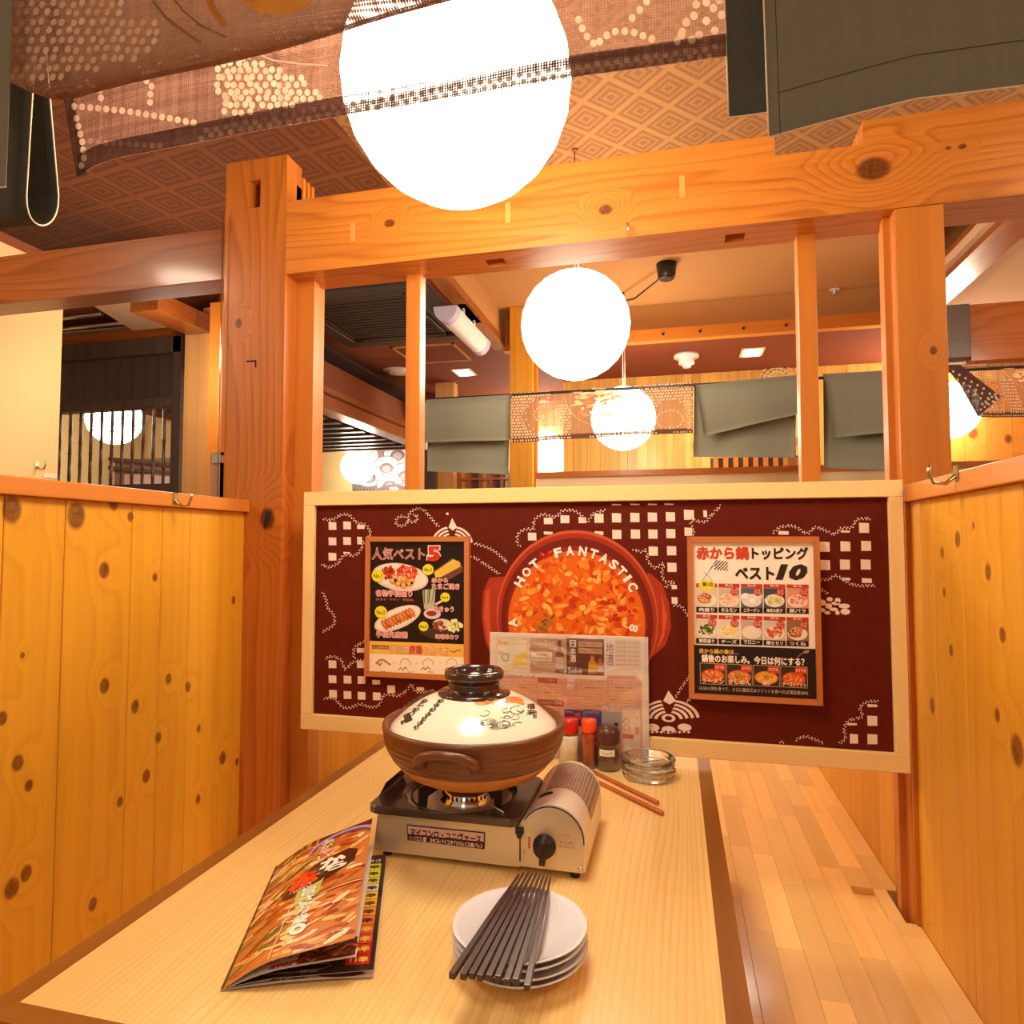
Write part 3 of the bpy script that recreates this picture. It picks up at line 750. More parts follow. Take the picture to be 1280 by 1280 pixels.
# ================================================================== prints given in photo crops, laid on real planes
class PxPrint(Print):
    """shapes are given in the pixel frame of a crop (ox, oy, k) of the photo and laid on the plane y = Y"""
    def __init__(s, Y, ox=0, oy=0, k=1.0, step=0.00022):
        super().__init__(lambda x, y, L: (x, Y - L, CZ - y), step)
        s.Y = Y; s.frame(ox, oy, k)
    def frame(s, ox, oy, k):
        s.ox, s.oy, s.k = ox, oy, k
        a = s.q(0, 0); b = s.q(100, 0); s.u = abs(b[0] - a[0]) / 100; c = s.q(0, 100); s.w = abs(c[1] - a[1]) / 100
    def q(s, x, y):
        p = at(s.ox + x / s.k, s.oy + y / s.k, s.Y); return (p.x, CZ - p.z)
    def P(s, pts, c, layer=None): s.poly([s.q(*p) for p in pts], c, layer)
    def B(s, x0, y0, x1, y1, c, layer=None):
        a = s.q(x0, y0); b = s.q(x1, y0); d = s.q(x0, y1); s.rect(a[0], a[1], b[0], d[1], c, layer)
    def sc(s, x, y):
        a, b, c = s.q(x, y), s.q(x + 2, y), s.q(x, y + 2); return (b[0] - a[0]) / 2, (c[1] - a[1]) / 2
    def E(s, x, y, rx, ry, c, layer=None, n=20, rot=0.0, star=0.0):
        a = s.q(x, y); u, w = s.sc(x, y); s.ell(a[0], a[1], rx * u, ry * w, c, layer, n, rot, star)
    def T(s, txt, x0, y0, x1, h, c, bold=0.0, layer=None, **kw):
        a = s.q(x0, y0); b = s.q(x1, y0); d = s.q(x0, y0 + h)
        s.text(txt, a[0], a[1], b[0], d[1], c, bold, layer, **kw)
    def L(s, pts, w, c, layer=None): s.line([s.q(*p) for p in pts], w * s.sc(*pts[0])[0], c, layer)
    def F(s, x, y, rx, ry, pal, n=40, size=.22, layer=None, seed=1, box=None):
        a = s.q(x, y); r = None
        if box: p, q_ = s.q(box[0], box[1]), s.q(box[2], box[3]); r = (p[0], p[1], q_[0], q_[1])
        u, w = s.sc(x, y)
        s.food(a[0], a[1], rx * u, ry * w, pal, n, size, layer, seed, r)
    def rope(s, pts, c=(250, 224, 206), layer=None, sp=9.0, sz=6.0):
        """rope drawn as a row of slanted beads along a smooth line"""
        Q = []
        for i in range(len(pts) - 1):
            p0 = pts[max(i - 1, 0)]; p1 = pts[i]; p2 = pts[i + 1]; p3 = pts[min(i + 2, len(pts) - 1)]
            for j in range(12):
                t = j / 12
                Q.append(tuple(.5 * (2 * p1[d] + (p2[d] - p0[d]) * t + (2 * p0[d] - 5 * p1[d] + 4 * p2[d] - p3[d]) * t * t + (3 * p1[d] - p0[d] - 3 * p2[d] + p3[d]) * t ** 3) for d in (0, 1)))
        Q.append(pts[-1]); acc = 0; i = 0
        for a, b in zip(Q, Q[1:]):
            d = math.dist(a, b); acc += d
            if acc >= sp and d > 0:
                acc -= sp; i += 1
                t = ((b[0] - a[0]) / d, (b[1] - a[1]) / d); n = (-t[1], t[0]); sg = 1 if i % 2 else -1
                cx, cy = b[0] + n[0] * sg * sz * .42, b[1] + n[1] * sg * sz * .42
                e = (t[0] * .8 + n[0] * sg * .7, t[1] * .8 + n[1] * sg * .7); m = (-e[1], e[0])
                A, Bh = sz * .62, sz * .36
                s.P([(cx - e[0] * A, cy - e[1] * A), (cx + m[0] * Bh, cy + m[1] * Bh), (cx + e[0] * A, cy + e[1] * A), (cx - m[0] * Bh, cy - m[1] * Bh)], c, layer)

# ------------------------------------------------------------------ red display board
YB = 1.572
t = thing('display_board', 'wide dark red printed board in a pale wooden frame closing the booth', 'board', (-.24, YB, .72))
fx0, fx1, fz0, fz1 = -.944, .474, .722, 1.336
gx0, gx1, gz0, gz1 = -.913, .446, .761, 1.300
box(fx0, fx1, YB - .012, YB + .016, gz1, fz1, .0015).build('frame_rail', M_pale, t)
box(fx0, fx1, YB - .012, YB + .016, fz0, gz0, .0015).build('frame_rail', M_pale, t)
box(fx0, gx0, YB - .012, YB + .016, gz0, gz1, .0015).build('frame_stile', M_palez, t)
box(gx1, fx1, YB - .012, YB + .016, gz0, gz1, .0015).build('frame_stile', M_palez, t)
box(fx0 + .004, fx1 - .004, YB + .0005, YB + .014, fz0 + .004, fz1 - .004).build('backing_board', M_pale, t)
M_board = print_mat('board_print', .7, .6, 0, 0, .15)
M_print = print_mat('glossy_print', .35, 0, 0)
MR = (112, 33, 12); WH = (252, 226, 208)
bp = PxPrint(YB)
bp.rect(gx0, CZ - gz1, gx1, CZ - gz0, MR, 1)
bp.build('printed_ground', M_board, t)
bp = PxPrint(YB); bp.l = 3
def squares(lst, sz=42):
    for q in lst:
        x, y = q[0], q[1]; w = q[2] if len(q) > 2 else sz; h = q[3] if len(q) > 3 else sz
        bp.P([(x - w / 2, y - h / 2 - 1), (x + w / 2, y - h / 2 + 1), (x + w / 2 + 1, y + h / 2), (x - w / 2 + 1, y + h / 2)], WH)
bp.frame(380, 600, 4.265)
squares([(152, 245), (230, 242), (303, 250, 40, 22), (152, 327), (230, 325), (297, 323, 26, 40), (152, 409), (228, 388, 36, 8),
         (152, 982), (303, 908, 42, 24), (303, 982), (152, 1062), (232, 1064), (307, 1066), (385, 1078, 42, 24), (155, 1140), (232, 1146), (307, 1150), (388, 1153), (465, 1115), (620, 1113, 40, 18)], 41)
for p in [[(95, 205), (150, 212), (200, 185), (245, 190), (280, 225), (330, 240), (355, 280), (345, 303)], [(322, 318), (305, 370), (270, 402), (215, 400), (180, 445), (130, 465), (95, 447)],
          [(95, 590), (120, 640), (125, 680), (160, 720), (162, 765), (135, 790), (100, 808)], [(108, 955), (150, 940), (200, 962), (220, 1010), (255, 975), (300, 962), (326, 965)],
          [(272, 960), (265, 905), (300, 872), (330, 857)], [(95, 1165), (160, 1165), (200, 1205), (240, 1215), (300, 1195), (350, 1210), (400, 1200), (430, 1145), (500, 1150), (550, 1120), (575, 1088), (592, 1125), (640, 1130), (700, 1120)],
          [(545, 205), (520, 192), (492, 212), (495, 238), (525, 245), (552, 225), (556, 190), (590, 155), (632, 152)], [(552, 190), (565, 222), (600, 218), (602, 190), (580, 190)],
          [(632, 150), (680, 205), (718, 250)], [(900, 335), (1000, 370), (1080, 435)], [(885, 400), (960, 445), (1040, 500)]]:
    bp.rope(p, sp=9, sz=9)
bp.E(765, 180, 7, 7, WH)
def lotus(cx, cy, w, h, rot=0):
    """generic stencilled bud: petals separated by dark gaps"""
    ca, sa = math.cos(rot), math.sin(rot)
    def r_(x, y): return (cx + x * ca - y * sa, cy + x * sa + y * ca)
    bp.P([r_(-.1 * w, -.62 * h), r_(.0, -.95 * h), r_(.14 * w, -.62 * h), r_(.02 * w, -.5 * h)], WH)
    for sg in (-1, 1):
        for i in range(4):
            q = .34 + .17 * i
            pts = []
            for k in range(7): a = -1.35 + 1.25 * k / 6; pts.append(r_(sg * q * w * math.cos(a) * .62, q * h * math.sin(a) * .7))
            for k in reversed(range(7)): a = -1.3 + 1.15 * k / 6; pts.append(r_(sg * (q + .10) * w * math.cos(a) * .62, (q + .10) * h * math.sin(a) * .7))
            bp.P(pts, WH)
    bp.E(*r_(0, -.06 * h), .13 * w, .13 * h, WH, 3); bp.E(*r_(0, -.06 * h), .07 * w, .07 * h, MR, 4)
    for k in range(3): bp.E(*r_((k - 1) * .3 * w, .32 * h - abs(k - 1) * .08 * h), .13 * w, .12 * h, WH)
lotus(790, 345, 190, 150)
bp.frame(600, 620, 4.573)
squares([(390, 143, 50, 36), (485, 133, 50, 44), (585, 138, 44, 34), (680, 127), (780, 125), (885, 123), (985, 121), (1088, 119), (680, 212, 50, 20), (782, 220), (888, 218), (988, 218), (1090, 215),
         (990, 315), (1095, 313), (1097, 408), (1110, 520, 30, 24), (1112, 597, 34, 38), (298, 232, 48, 44), (390, 212, 50, 16), (780, 50, 52, 8), (885, 48, 52, 8), (1080, 47, 52, 8), (985, 48, 52, 8)], 52)
for p in [[(235, 298), (212, 260), (222, 212), (270, 188), (305, 190), (310, 140), (360, 105), (430, 120), (470, 85), (540, 85), (590, 122), (612, 150), (650, 100), (715, 82)],
          [(865, 300), (920, 320), (950, 310), (960, 370), (1000, 410), (1050, 385), (1040, 440), (1060, 490), (1112, 490), (1060, 522)], [(1092, 625), (1150, 632), (1190, 685)]]:
    bp.rope(p, sp=11, sz=10)
bp.frame(840, 600, 3.556)
squares([(75, 155), (147, 150, 16, 30), (72, 230, 34, 36), (678, 297), (770, 295), (862, 293), (680, 378), (768, 376), (860, 376), (865, 447, 44, 20), (772, 440, 40, 12), (853, 213), (770, 229, 40, 9), (495, 235, 46, 16),
         (890, 1003, 44, 12), (890, 1070), (800, 1085, 42, 10), (808, 1150, 36, 42), (890, 1152)], 44)
for p in [[(222, 108), (172, 160), (142, 187), (85, 180), (100, 245)], [(442, 240), (482, 210), (540, 205), (600, 237), (642, 210), (720, 240), (750, 215), (800, 210), (822, 175), (882, 172)],
          [(650, 445), (700, 440), (730, 425), (790, 460), (840, 470), (902, 468)], [(650, 475), (690, 505)], [(925, 985), (870, 985), (835, 1012), (845, 1052), (782, 1070), (765, 1110), (770, 1150), (738, 1173)],
          [(470, 1162), (495, 1165)], [(542, 1160), (590, 1140), (640, 1155), (676, 1170)]]:
    bp.rope(p, sp=8, sz=8)
for x, y, rx, ry in [(665, 545, 20, 14), (700, 530, 14, 10), (695, 560, 16, 12), (665, 578, 16, 10), (727, 548, 20, 8), (736, 536, 13, 13), (718, 575, 20, 8), (765, 560, 26, 11), (770, 585, 22, 14), (735, 590, 10, 10), (690, 590, 14, 8)]: bp.E(x, y, rx, ry, WH, 3, 12)
bp.frame(600, 780, 4.923)
lotus(1160, 590, 330, 190)
bp.rope([(1198, 460), (1240, 390), (1290, 320)], sp=10, sz=10); bp.rope([(1262, 480), (1290, 465)], sp=10, sz=10)
for k in range(9): bp.E(1060 + 28 * k, 665 - 3 * (k % 2), 9, 7, WH, 3, 10)
# the big printed stew pot with lettering round its rim
bp.frame(0, 0, 1)
RED, DRED, RIM = (168, 52, 26), (120, 32, 18), (206, 88, 54)
bp.P([(612, 722), (604, 740), (602, 770), (606, 800), (614, 820), (640, 830), (640, 720)], (176, 56, 28), 4)
bp.P([(812, 716), (828, 730), (837, 756), (839, 785), (832, 806), (812, 824), (800, 820), (800, 720)], (176, 56, 28), 4)
bp.P([(607, 740), (605, 770), (610, 805), (616, 815), (612, 770), (612, 735)], (210, 84, 50), 5)
bp.P([(826, 740), (834, 770), (830, 796), (821, 812), (828, 790), (828, 760)], (214, 90, 56), 5)
bp.E(719, 772, 101, 110, RIM, 5, 64); bp.E(719, 773, 99, 107, RED, 6, 64); bp.E(719, 775, 95, 103, DRED, 7, 64)
bp.E(719, 776, 88, 94, (150, 40, 20), 8, 64); bp.E(719, 778, 85.5, 90, (232, 104, 22), 9, 64)
SP = [(250, 186, 92), (240, 140, 40), (242, 120, 26), (226, 84, 18), (250, 150, 50), (204, 62, 14), (246, 170, 70), (236, 104, 20), (214, 72, 18)]
rr = random.Random(5)
cx0, cy0 = bp.q(719, 778); bp.u, bp.w = bp.sc(719, 778); it = []
for k in range(520):
    a = rr.uniform(0, 2 * PI); q = math.sqrt(rr.random()) * .95; cs = SP
    x, y = 719 + 82 * q * math.cos(a), 778 + 87 * q * math.sin(a)
    if (x - 678) ** 2 + (y - 775) ** 2 < 180: cs = [(120, 120, 40), (90, 100, 30), (190, 110, 40)]
    elif (x - 772) ** 2 + (y - 755) ** 2 < 500: cs = [(196, 50, 14), (240, 120, 40), (252, 170, 80)]
    p = bp.q(x, y)
    it.append((p[0], p[1], rr.uniform(2, 8) * bp.u, rr.uniform(1, 4.5) * bp.w, rr.uniform(0, PI), rr.choice(cs)))
bp.scatter(it, 10, .12)
cc = bp.q(718, 768); bp.u, bp.w = bp.sc(718, 768)
def arcT(txt, angs, rad, h, w, c=(255, 244, 226)):
    for ch, an in zip(txt, angs):
        a = R(an); x = cc[0] + rad * math.sin(a) * bp.u; y = cc[1] - rad * math.cos(a) * bp.w
        ww = w * (.45 if ch == 'I' else 1)
        for L_, cl, b_ in ((17, (150, 40, 20), .075), (18, c, .045)):
            bp.text(ch, x - ww * bp.u / 2, y - h * bp.w / 2, x + ww * bp.u / 2, y + h * bp.w / 2, cl, b_, L_, rot=a)
arcT('HOT', [-60, -49, -38.5], 80, 12, 11.5)
arcT('FANTASTIC', [-14.5, -3.5, 8, 18, 28, 38, 47, 55, 63.5], 80, 12, 10)
arcT('A', [-99], 79, 12, 12); arcT('8', [-258.5 + 360], 74, 11, 9)
for x, y, ro in ((679, 694, .6), (688, 691, -.7)): bp.E(x, y, 5.5, 3, (190, 30, 20), 17, 10, ro); bp.E(x, y - 1, 2, 1, (240, 110, 80), 18, 6, ro)
bp.build('printed_pattern', print_mat('pattern_print', .6, .12, spec=.2), t)

# ------------------------------------------------------------------ two framed posters on the board
def poster(cx, label, corners, M_f):
    (x0, y0, x1, y1) = corners
    Yf = YB - .018
    a = at(x0, y0, Yf); b = at(x1, y0, Yf); c = at(x0, y1, Yf)
    X0, X1, Z1, Z0 = a.x, b.x, a.z, c.z; w = .0115
    t = thing('framed_poster', label, 'poster', ((X0 + X1) / 2, YB - .01, Z0))
    for p in ((X0, X1, Z1 - w, Z1), (X0, X1, Z0, Z0 + w)):
        MB().prism([(p[0], Yf, p[3] if p[2] > Z0 + w else p[2]), (p[1], Yf, p[3] if p[2] > Z0 + w else p[2]), (p[1] - w, Yf, p[2] if p[2] > Z0 + w else p[3]), (p[0] + w, Yf, p[2] if p[2] > Z0 + w else p[3])], (0, .0165, 0)).build('frame_side', M_f[0], t, bevel=.0012)
    for xa, xb in ((X0, X0 + w), (X1, X1 - w)):
        MB().prism([(xa, Yf, Z0), (xa, Yf, Z1), (xb, Yf, Z1 - w), (xb, Yf, Z0 + w)], (0, .0165, 0)).build('frame_side', M_f[1], t, bevel=.0012)
    box(X0 + .004, X1 - .004, YB - .0105, YB - .0025, Z0 + .004, Z1 - .004).build('backing', M_cream, t)
    return t, X0 + w, X1 - w, Z0 + w, Z1 - w
FM = (wood('poster_frame_x', (206, 124, 66), (160, 84, 38), 'x', rings=3, contrast=.5, coat=.3), wood('poster_frame_z', (206, 124, 66), (160, 84, 38), 'z', rings=3, contrast=.5, coat=.3))
YQ = YB - .0108
BLK, WT, YEL, RD = (34, 16, 14), (255, 240, 224), (246, 226, 50), (206, 44, 26)
t, X0, X1, Z0, Z1 = poster(0, 'smaller black framed poster of fried dishes, left on the red board', (457, 671, 586, 845), FM)
pp = PxPrint(YQ, 460, 670, 7.108, .00012)
pp.rect(X0, CZ - Z1, X1, CZ - Z0, BLK, 1)
def badge(p, x, y, r, txt):
    p.E(x, y, r, r, YEL, 20, 32, 0, .12); p.T(txt, x - r * .62, y - r * .28, x + r * .62, r * .6, (40, 60, 20), .01, 22)
OW = dict(outline=(226, 70, 44), ow=.05)
pp.T('人気ベスト', 40, 105, 505, 105, (250, 212, 200), .025, 14, outline=(170, 40, 30), ow=.0)
pp.T('人気ベスト', 40, 105, 505, 105, (170, 40, 30), .0, 16)
pp.T('5', 522, 82, 655, 150, WT, .09, 14); pp.T('5', 530, 90, 647, 135, (216, 50, 32), .05, 17)
# oval plates of food
pp.E(285, 365, 250, 122, (236, 208, 196), 6, 40, .12); pp.E(285, 358, 235, 105, (250, 230, 220), 7, 40, .12)
pp.F(180, 325, 55, 55, [(180, 50, 30), (210, 80, 40), (150, 36, 24)], 60, .3, 9, 2)
pp.F(350, 325, 90, 62, [(226, 84, 44), (240, 120, 70), (200, 60, 30)], 80, .3, 9, 3)
for k, (x, y) in enumerate([(225, 400), (270, 425), (320, 440), (370, 425), (320, 385), (385, 400), (245, 375)]): pp.E(x, y, 34, 30, (224 + k % 2 * 10, 158, 84), 12, 14); pp.E(x - 6, y - 8, 18, 14, (244, 190, 120), 13, 10)
pp.P([(560, 330), (750, 195), (845, 270), (840, 320), (700, 400)], (112, 66, 54), 5)
pp.P([(590, 320), (760, 205), (825, 240), (815, 275), (650, 365), (600, 370)], (240, 196, 84), 8)
for k in range(9): pp.L([(625 + 22 * k, 300 - 11 * k), (665 + 20 * k, 350 - 9 * k)], 6, (222, 160, 60), 9)
pp.E(262, 732, 218, 92, (238, 214, 200), 6, 40, -.38); pp.E(262, 728, 200, 76, (252, 234, 220), 7, 40, -.38)
for k in range(9): pp.E(150 + 30 * k, 790 - 14 * k, 48, 24, [(206, 110, 50), (188, 90, 36), (220, 130, 64)][k % 3], 9 + k * .3, 12, .9); pp.E(144 + 30 * k, 780 - 14 * k, 26, 7, (240, 160, 96), 12.2, 8, .9)
pp.P([(485, 480), (600, 470), (590, 640), (500, 650)], (196, 190, 170), 6)
for k in range(6): pp.P([(492 + k * 18, 478), (506 + k * 18, 470), (510 + k * 12, 600), (500 + k * 12, 600)], [(96, 120, 60), (214, 206, 180), (150, 150, 100)][k % 3], 8)
pp.L([(600, 608), (670, 570)], 18, (240, 222, 200), 8); pp.E(572, 690, 76, 48, (226, 204, 210), 9, 24); pp.E(565, 688, 46, 24, (150, 60, 40), 10, 20)
pp.P([(450, 858), (600, 800), (840, 830), (640, 940)], (74, 50, 46), 6)
pp.E(660, 785, 85, 50, (226, 214, 190), 8, 20); pp.F(640, 800, 60, 45, [(170, 70, 40), (120, 40, 26), (200, 100, 60)], 40, .3, 10, 6)
pp.F(765, 790, 65, 55, [(240, 234, 160), (220, 220, 130), (250, 246, 200)], 40, .35, 10, 8)
badge(pp, 90, 352, 58, 'No.1'); badge(pp, 118, 676, 58, 'No.2'); badge(pp, 537, 298, 52, 'No.3'); badge(pp, 688, 543, 45, 'No.4'); badge(pp, 497, 802, 46, 'No.5')
PK = (228, 110, 92)
for s_, x0, y0, x1, h in [('名物手羽盛り', 75, 478, 395, 55), ('赤から', 570, 372, 712, 40), ('たまご焼き', 572, 420, 815, 50), ('赤きゅう', 585, 622, 765, 48), ('手羽先唐揚', 78, 842, 355, 55), ('味噌串カツ', 605, 870, 808, 42)]:
    pp.T(s_, x0, y0, x1, h, (255, 214, 206), .05, 24); pp.T(s_, x0 + 2, y0 + 2, x1 - 2, h - 4, (214, 60, 48), .0, 26)
pp.T('(せせり・ヤゲン・手羽元)', 75, 550, 408, 24, (236, 130, 116), .01, 24)
# lower strip
a = pp.q(28, 930); pp.rect(X0, a[1], X1, CZ - Z0, (246, 190, 88), 26)
a = pp.q(28, 1042); pp.rect(X0 + .001, a[1], X1 - .001, CZ - Z0 - .001, (252, 234, 206), 27)
pp.B(42, 965, 190, 1000, (120, 70, 40), 28); pp.T('名古屋名物', 50, 972, 182, 24, (246, 200, 110), .01, 30)
pp.T('手羽先唐揚の食べ方', 200, 965, 718, 72, (206, 100, 60), .03, 30); pp.T('手羽先唐揚の食べ方', 203, 968, 715, 66, (255, 232, 196), .0, 32)
pp.T('唐揚', 375, 968, 485, 68, (210, 50, 34), .02, 33)
pp.L([(735, 1020), (770, 1030), (800, 1010), (830, 1018)], 12, (196, 140, 50), 30)
for k, x in enumerate((135, 333, 535, 745)):
    if k == 0: pp.L([(75, 1135), (100, 1105), (135, 1095), (160, 1110), (205, 1145)], 14, (196, 120, 70), 30); pp.L([(90, 1120), (110, 1150), (130, 1120)], 8, (160, 84, 44), 31)
    else: pp.L([(x - 60, 1190), (x - 35, 1165), (x - 20, 1190), (x + 5, 1160), (x + 20, 1185)], 5, (60, 40, 34), 30); pp.L([(x - 45, 1145), (x - 38, 1110), (x - 10, 1088), (x + 20, 1090), (x + 45, 1115), (x + 48, 1145)], 3, (60, 40, 34), 30)
    if k: pp.T('→', x - 110, 1120, x - 90, 12, (150, 100, 70), 0, 30)
for x0, x1, s_ in ((115, 160, '手羽先'), (355, 410, 'つまんで'), (540, 590, '食べる')): pp.T(s_, x0, 1196, x1, 16, (40, 20, 16), 0, 30)
pp.build('printed_sheet', M_print, t)

t, X0, X1, Z0, Z1 = poster(0, 'larger white framed poster of ten toppings, right on the red board', (859, 671, 1024, 873), FM)
pp = PxPrint(YQ, 860, 670, 6.094, .00012)
pp.rect(X0, CZ - Z1, X1, CZ - Z0, (255, 240, 222), 1)
pp.T('赤から鍋', 66, 84, 458, 92, (208, 70, 34), .04, 6); pp.T('トッピング', 488, 88, 912, 88, (52, 34, 20), .035, 6)
pp.T('ベスト', 362, 238, 652, 90, (52, 34, 20), .035, 6); pp.T('10', 664, 212, 908, 124, (52, 34, 20), .06, 6, shear=.22)
pp.L([(108, 340), (190, 228)], 3, (90, 60, 50), 5); pp.L([(185, 340), (125, 275)], 3, (90, 60, 50), 5); pp.L([(165, 255), (205, 205)], 4, (90, 60, 50), 5)
for i in range(9):
    for j in range(6):
        if (i + j) % 2: pp.P([(200 + i * 12, 185 + j * 12 + i * 1), (212 + i * 12, 183 + j * 12 + i), (210 + i * 11, 195 + j * 12 + i), (199 + i * 11, 197 + j * 12 + i)], (80, 56, 50), 5)
cols = [(62, 222), (232, 392), (402, 567), (575, 742), (750, 918)]
names = ['肉盛り', 'ホルモン', 'コラーゲン', '海老水餃子', '豚バラ', '野菜盛り', 'チーズ', 'マロニー', '鶏セセリ', 'つくね']
bgs = [(228, 206, 184), (214, 190, 164), (92, 104, 112), (70, 76, 84), (226, 150, 120), (226, 212, 190), (236, 216, 190), (200, 180, 160), (216, 200, 184), (150, 110, 80)]
pals = [[(220, 150, 90), (206, 120, 70), (190, 90, 50)], [(250, 206, 170), (236, 170, 130)], [(250, 240, 236), (236, 226, 222)], [(226, 214, 140), (240, 230, 170), (204, 190, 110)], [(246, 170, 140), (230, 120, 100), (252, 210, 190)],
        [(236, 180, 70), (80, 130, 60), (244, 214, 120), (60, 100, 40)], [(250, 220, 100), (240, 200, 70), (255, 236, 150)], [(246, 222, 200), (230, 200, 176)], [(230, 90, 50), (240, 130, 80), (210, 70, 36)], [(190, 100, 60), (160, 76, 44), (214, 130, 84)]]
for r_ in range(2):
    for c_ in range(5):
        i = r_ * 5 + c_; x0, x1 = cols[c_]; y0 = (360 + c_ * 2) if r_ == 0 else (597 + c_ * 5); hh = 220
        pp.B(x0, y0, x1, y0 + 30, (200, 60, 40), 4); pp.T('第%d位' % (i + 1), x0 + 50, y0 + 4, x1 - 50, 18, (255, 220, 200), 0.01, 6)
        pp.B(x0, y0 + 32, x1, y0 + 180, bgs[i], 4)
        cx, cy = (x0 + x1) / 2, y0 + 115
        pp.E(cx, cy + 12, 76, 50, (246, 232, 216), 5, 24)
        if i == 2:
            for dx, dy in ((-45, -12), (42, -18), (12, 22)): pp.E(cx + dx, cy + dy, 40, 34, (236, 222, 216), 7 + dx * .001, 18); pp.E(cx + dx - 6, cy + dy - 8, 26, 20, (254, 246, 240), 8, 14)
        elif i == 7: pp.ring(*pp.q(cx, cy + 5), 70 * pp.sc(cx, cy)[0], 42 * pp.sc(cx, cy)[1], 26 * pp.sc(cx, cy)[0], (250, 226, 204), 7)
        elif i in (0, 9):
            for k in range(7): a = k * 2.4; pp.E(cx - 15 + 32 * math.cos(a) * (k > 0), cy + 22 * math.sin(a) * (k > 0), 26, 22, pals[i][k % 3], 7 + k * .2, 14); pp.E(cx - 20 + 32 * math.cos(a) * (k > 0), cy - 6 + 22 * math.sin(a) * (k > 0), 10, 7, (244, 190, 140), 9, 8)
        else: pp.F(cx, cy + 5, 62, 38, pals[i], 46, .32, 6, i + 1)
        pp.B(x0, y0 + 180, x1, y0 + hh, BLK, 9); pp.T(names[i], x0 + 22, y0 + 186, x1 - 22, 28, WT, .02, 11)
        if i: pp.E(x1 - 38, y0 + 62, 31, 31, (210, 64, 40), 11, 16); pp.T('おす', x1 - 60, y0 + 44, x1 - 16, 16, (255, 220, 200), 0, 13); pp.T('すめ', x1 - 60, y0 + 62, x1 - 16, 16, (255, 220, 200), 0, 13)
pp.E(143, 375, 62, 40, (240, 226, 60), 7, 24); pp.T('第1位', 110, 352, 190, 30, (90, 70, 20), .02, 9)
a = pp.q(50, 828); pp.rect(X0, a[1], X1, CZ - Z0, BLK, 12)
pp.T('赤から鍋の後は…', 84, 855, 385, 36, (250, 196, 80), .02, 14)
pp.T('鍋後のお楽しみ。今日は何にする？', 104, 900, 884, 58, WT, .03, 14)
pp.L([(835, 922), (870, 890), (915, 872)], 4, (200, 160, 140), 14); pp.E(900, 880, 26, 12, (190, 150, 130), 14, 10, -.3)
for k, (x0, x1) in enumerate([(90, 285), (292, 488), (496, 695), (703, 908)]):
    y0 = 965 + k * 8
    pp.B(x0, y0, x1, y0 + 160, (230, 190, 150), 14); pp.B(x0 + 3, y0 + 3, x1 - 3, y0 + 157, (60, 40, 34), 15)
    pp.E((x0 + x1) / 2, y0 + 98, 92, 54, (150, 60, 26), 16, 28); pp.E((x0 + x1) / 2, y0 + 98, 86, 48, [(226, 96, 30), (230, 130, 60), (240, 160, 40), (230, 100, 30)][k], 17, 28)
    pp.F((x0 + x1) / 2, y0 + 95, 74, 40, [[(244, 150, 90), (214, 70, 20), (250, 190, 130)], [(244, 180, 110), (220, 100, 40), (236, 150, 80)], [(250, 180, 60), (236, 140, 30), (254, 210, 110)], [(246, 130, 60), (220, 80, 24), (250, 170, 100)]][k], 60, .22, 18, k + 40)
    if k in (1, 2): pp.F((x0 + x1) / 2, y0 + 95, 26, 16, [(90, 130, 40), (120, 150, 50)], 20, .3, 22, k)
    pp.B(x0 + 110, y0 + 8, x1 - 6, y0 + 60, (220, 70, 40), 21); pp.T('おすすめ', x0 + 118, y0 + 20, x1 - 12, 24, (255, 220, 200), .01, 23)
    pp.T(['ラーメン', 'きしめん', '雑炊', 'チーズリゾット'][k], x0 + (70 if k == 2 else 16), y0 + 118, x1 - (70 if k == 2 else 12), 34, (255, 214, 170), .03, 24)
pp.T('GOKUI 鍋を食べて、さらに雑炊又はリゾットを食べれば満足度200%', 84, 1140, 914, 30, (236, 200, 176), .0, 14)
pp.build('printed_sheet', M_print, t)

# ================================================================== clay hot pot on the gas stove
M_clay = plain('glazed_brown_clay', (122, 68, 40), .33, spec=.5, coat=.25, noise=.35, nscale=20)
M_claydark = plain('dark_knob_glaze', (66, 34, 26), .18, spec=.6, coat=.7, noise=.3, nscale=20)
M_bisque = plain('unglazed_clay', (214, 140, 74), .75, noise=.45, nscale=30)
M_lid = plain('white_glaze', (250, 242, 222), .16, spec=.5, coat=.5, noise=.03)
PX_, PY_ = -.333, 1.095
t = thing('clay_hot_pot', 'brown ribbed clay hot pot with white painted lid standing on the gas stove', 'pot', (PX_, PY_, .81))
prof = [(.133, .844), (.1375, .848)]
for k in range(13):
    z = .850 + .0029 * k; r = .1515 - .0135 * (1 - k / 12) ** 1.8
    prof.append((r - (.0020 if k % 3 == 1 else 0), z))
prof += [(.1520, .889), (.1540, .897), (.1530, .903), (.1490, .9045), (.1445, .901), (.1425, .893), (.134, .865), (.095, .827), (0, .822)]
MB().lathe(prof, (PX_, PY_, 0), 72).build('pot_body', M_clay, t)
MB().lathe([(0, .8115), (.074, .8115), (.080, .8095), (.094, .814), (.114, .824), (.126, .835), (.134, .845)], (PX_, PY_, 0), 72).build('unglazed_base', M_bisque, t, 'tan unglazed base with scorch marks')
LR = .1415
def zlid(r): return .8945 + .058 * (1 - min(1, r / LR) ** 2.6)
lid = MB().lathe([(LR, .890)] + [(LR * (1 - k / 24), zlid(LR * (1 - k / 24))) for k in range(24)] + [(0, zlid(0))], (PX_, PY_, 0), 72).build('lid', M_lid, t, 'white domed lid with brush lettering')
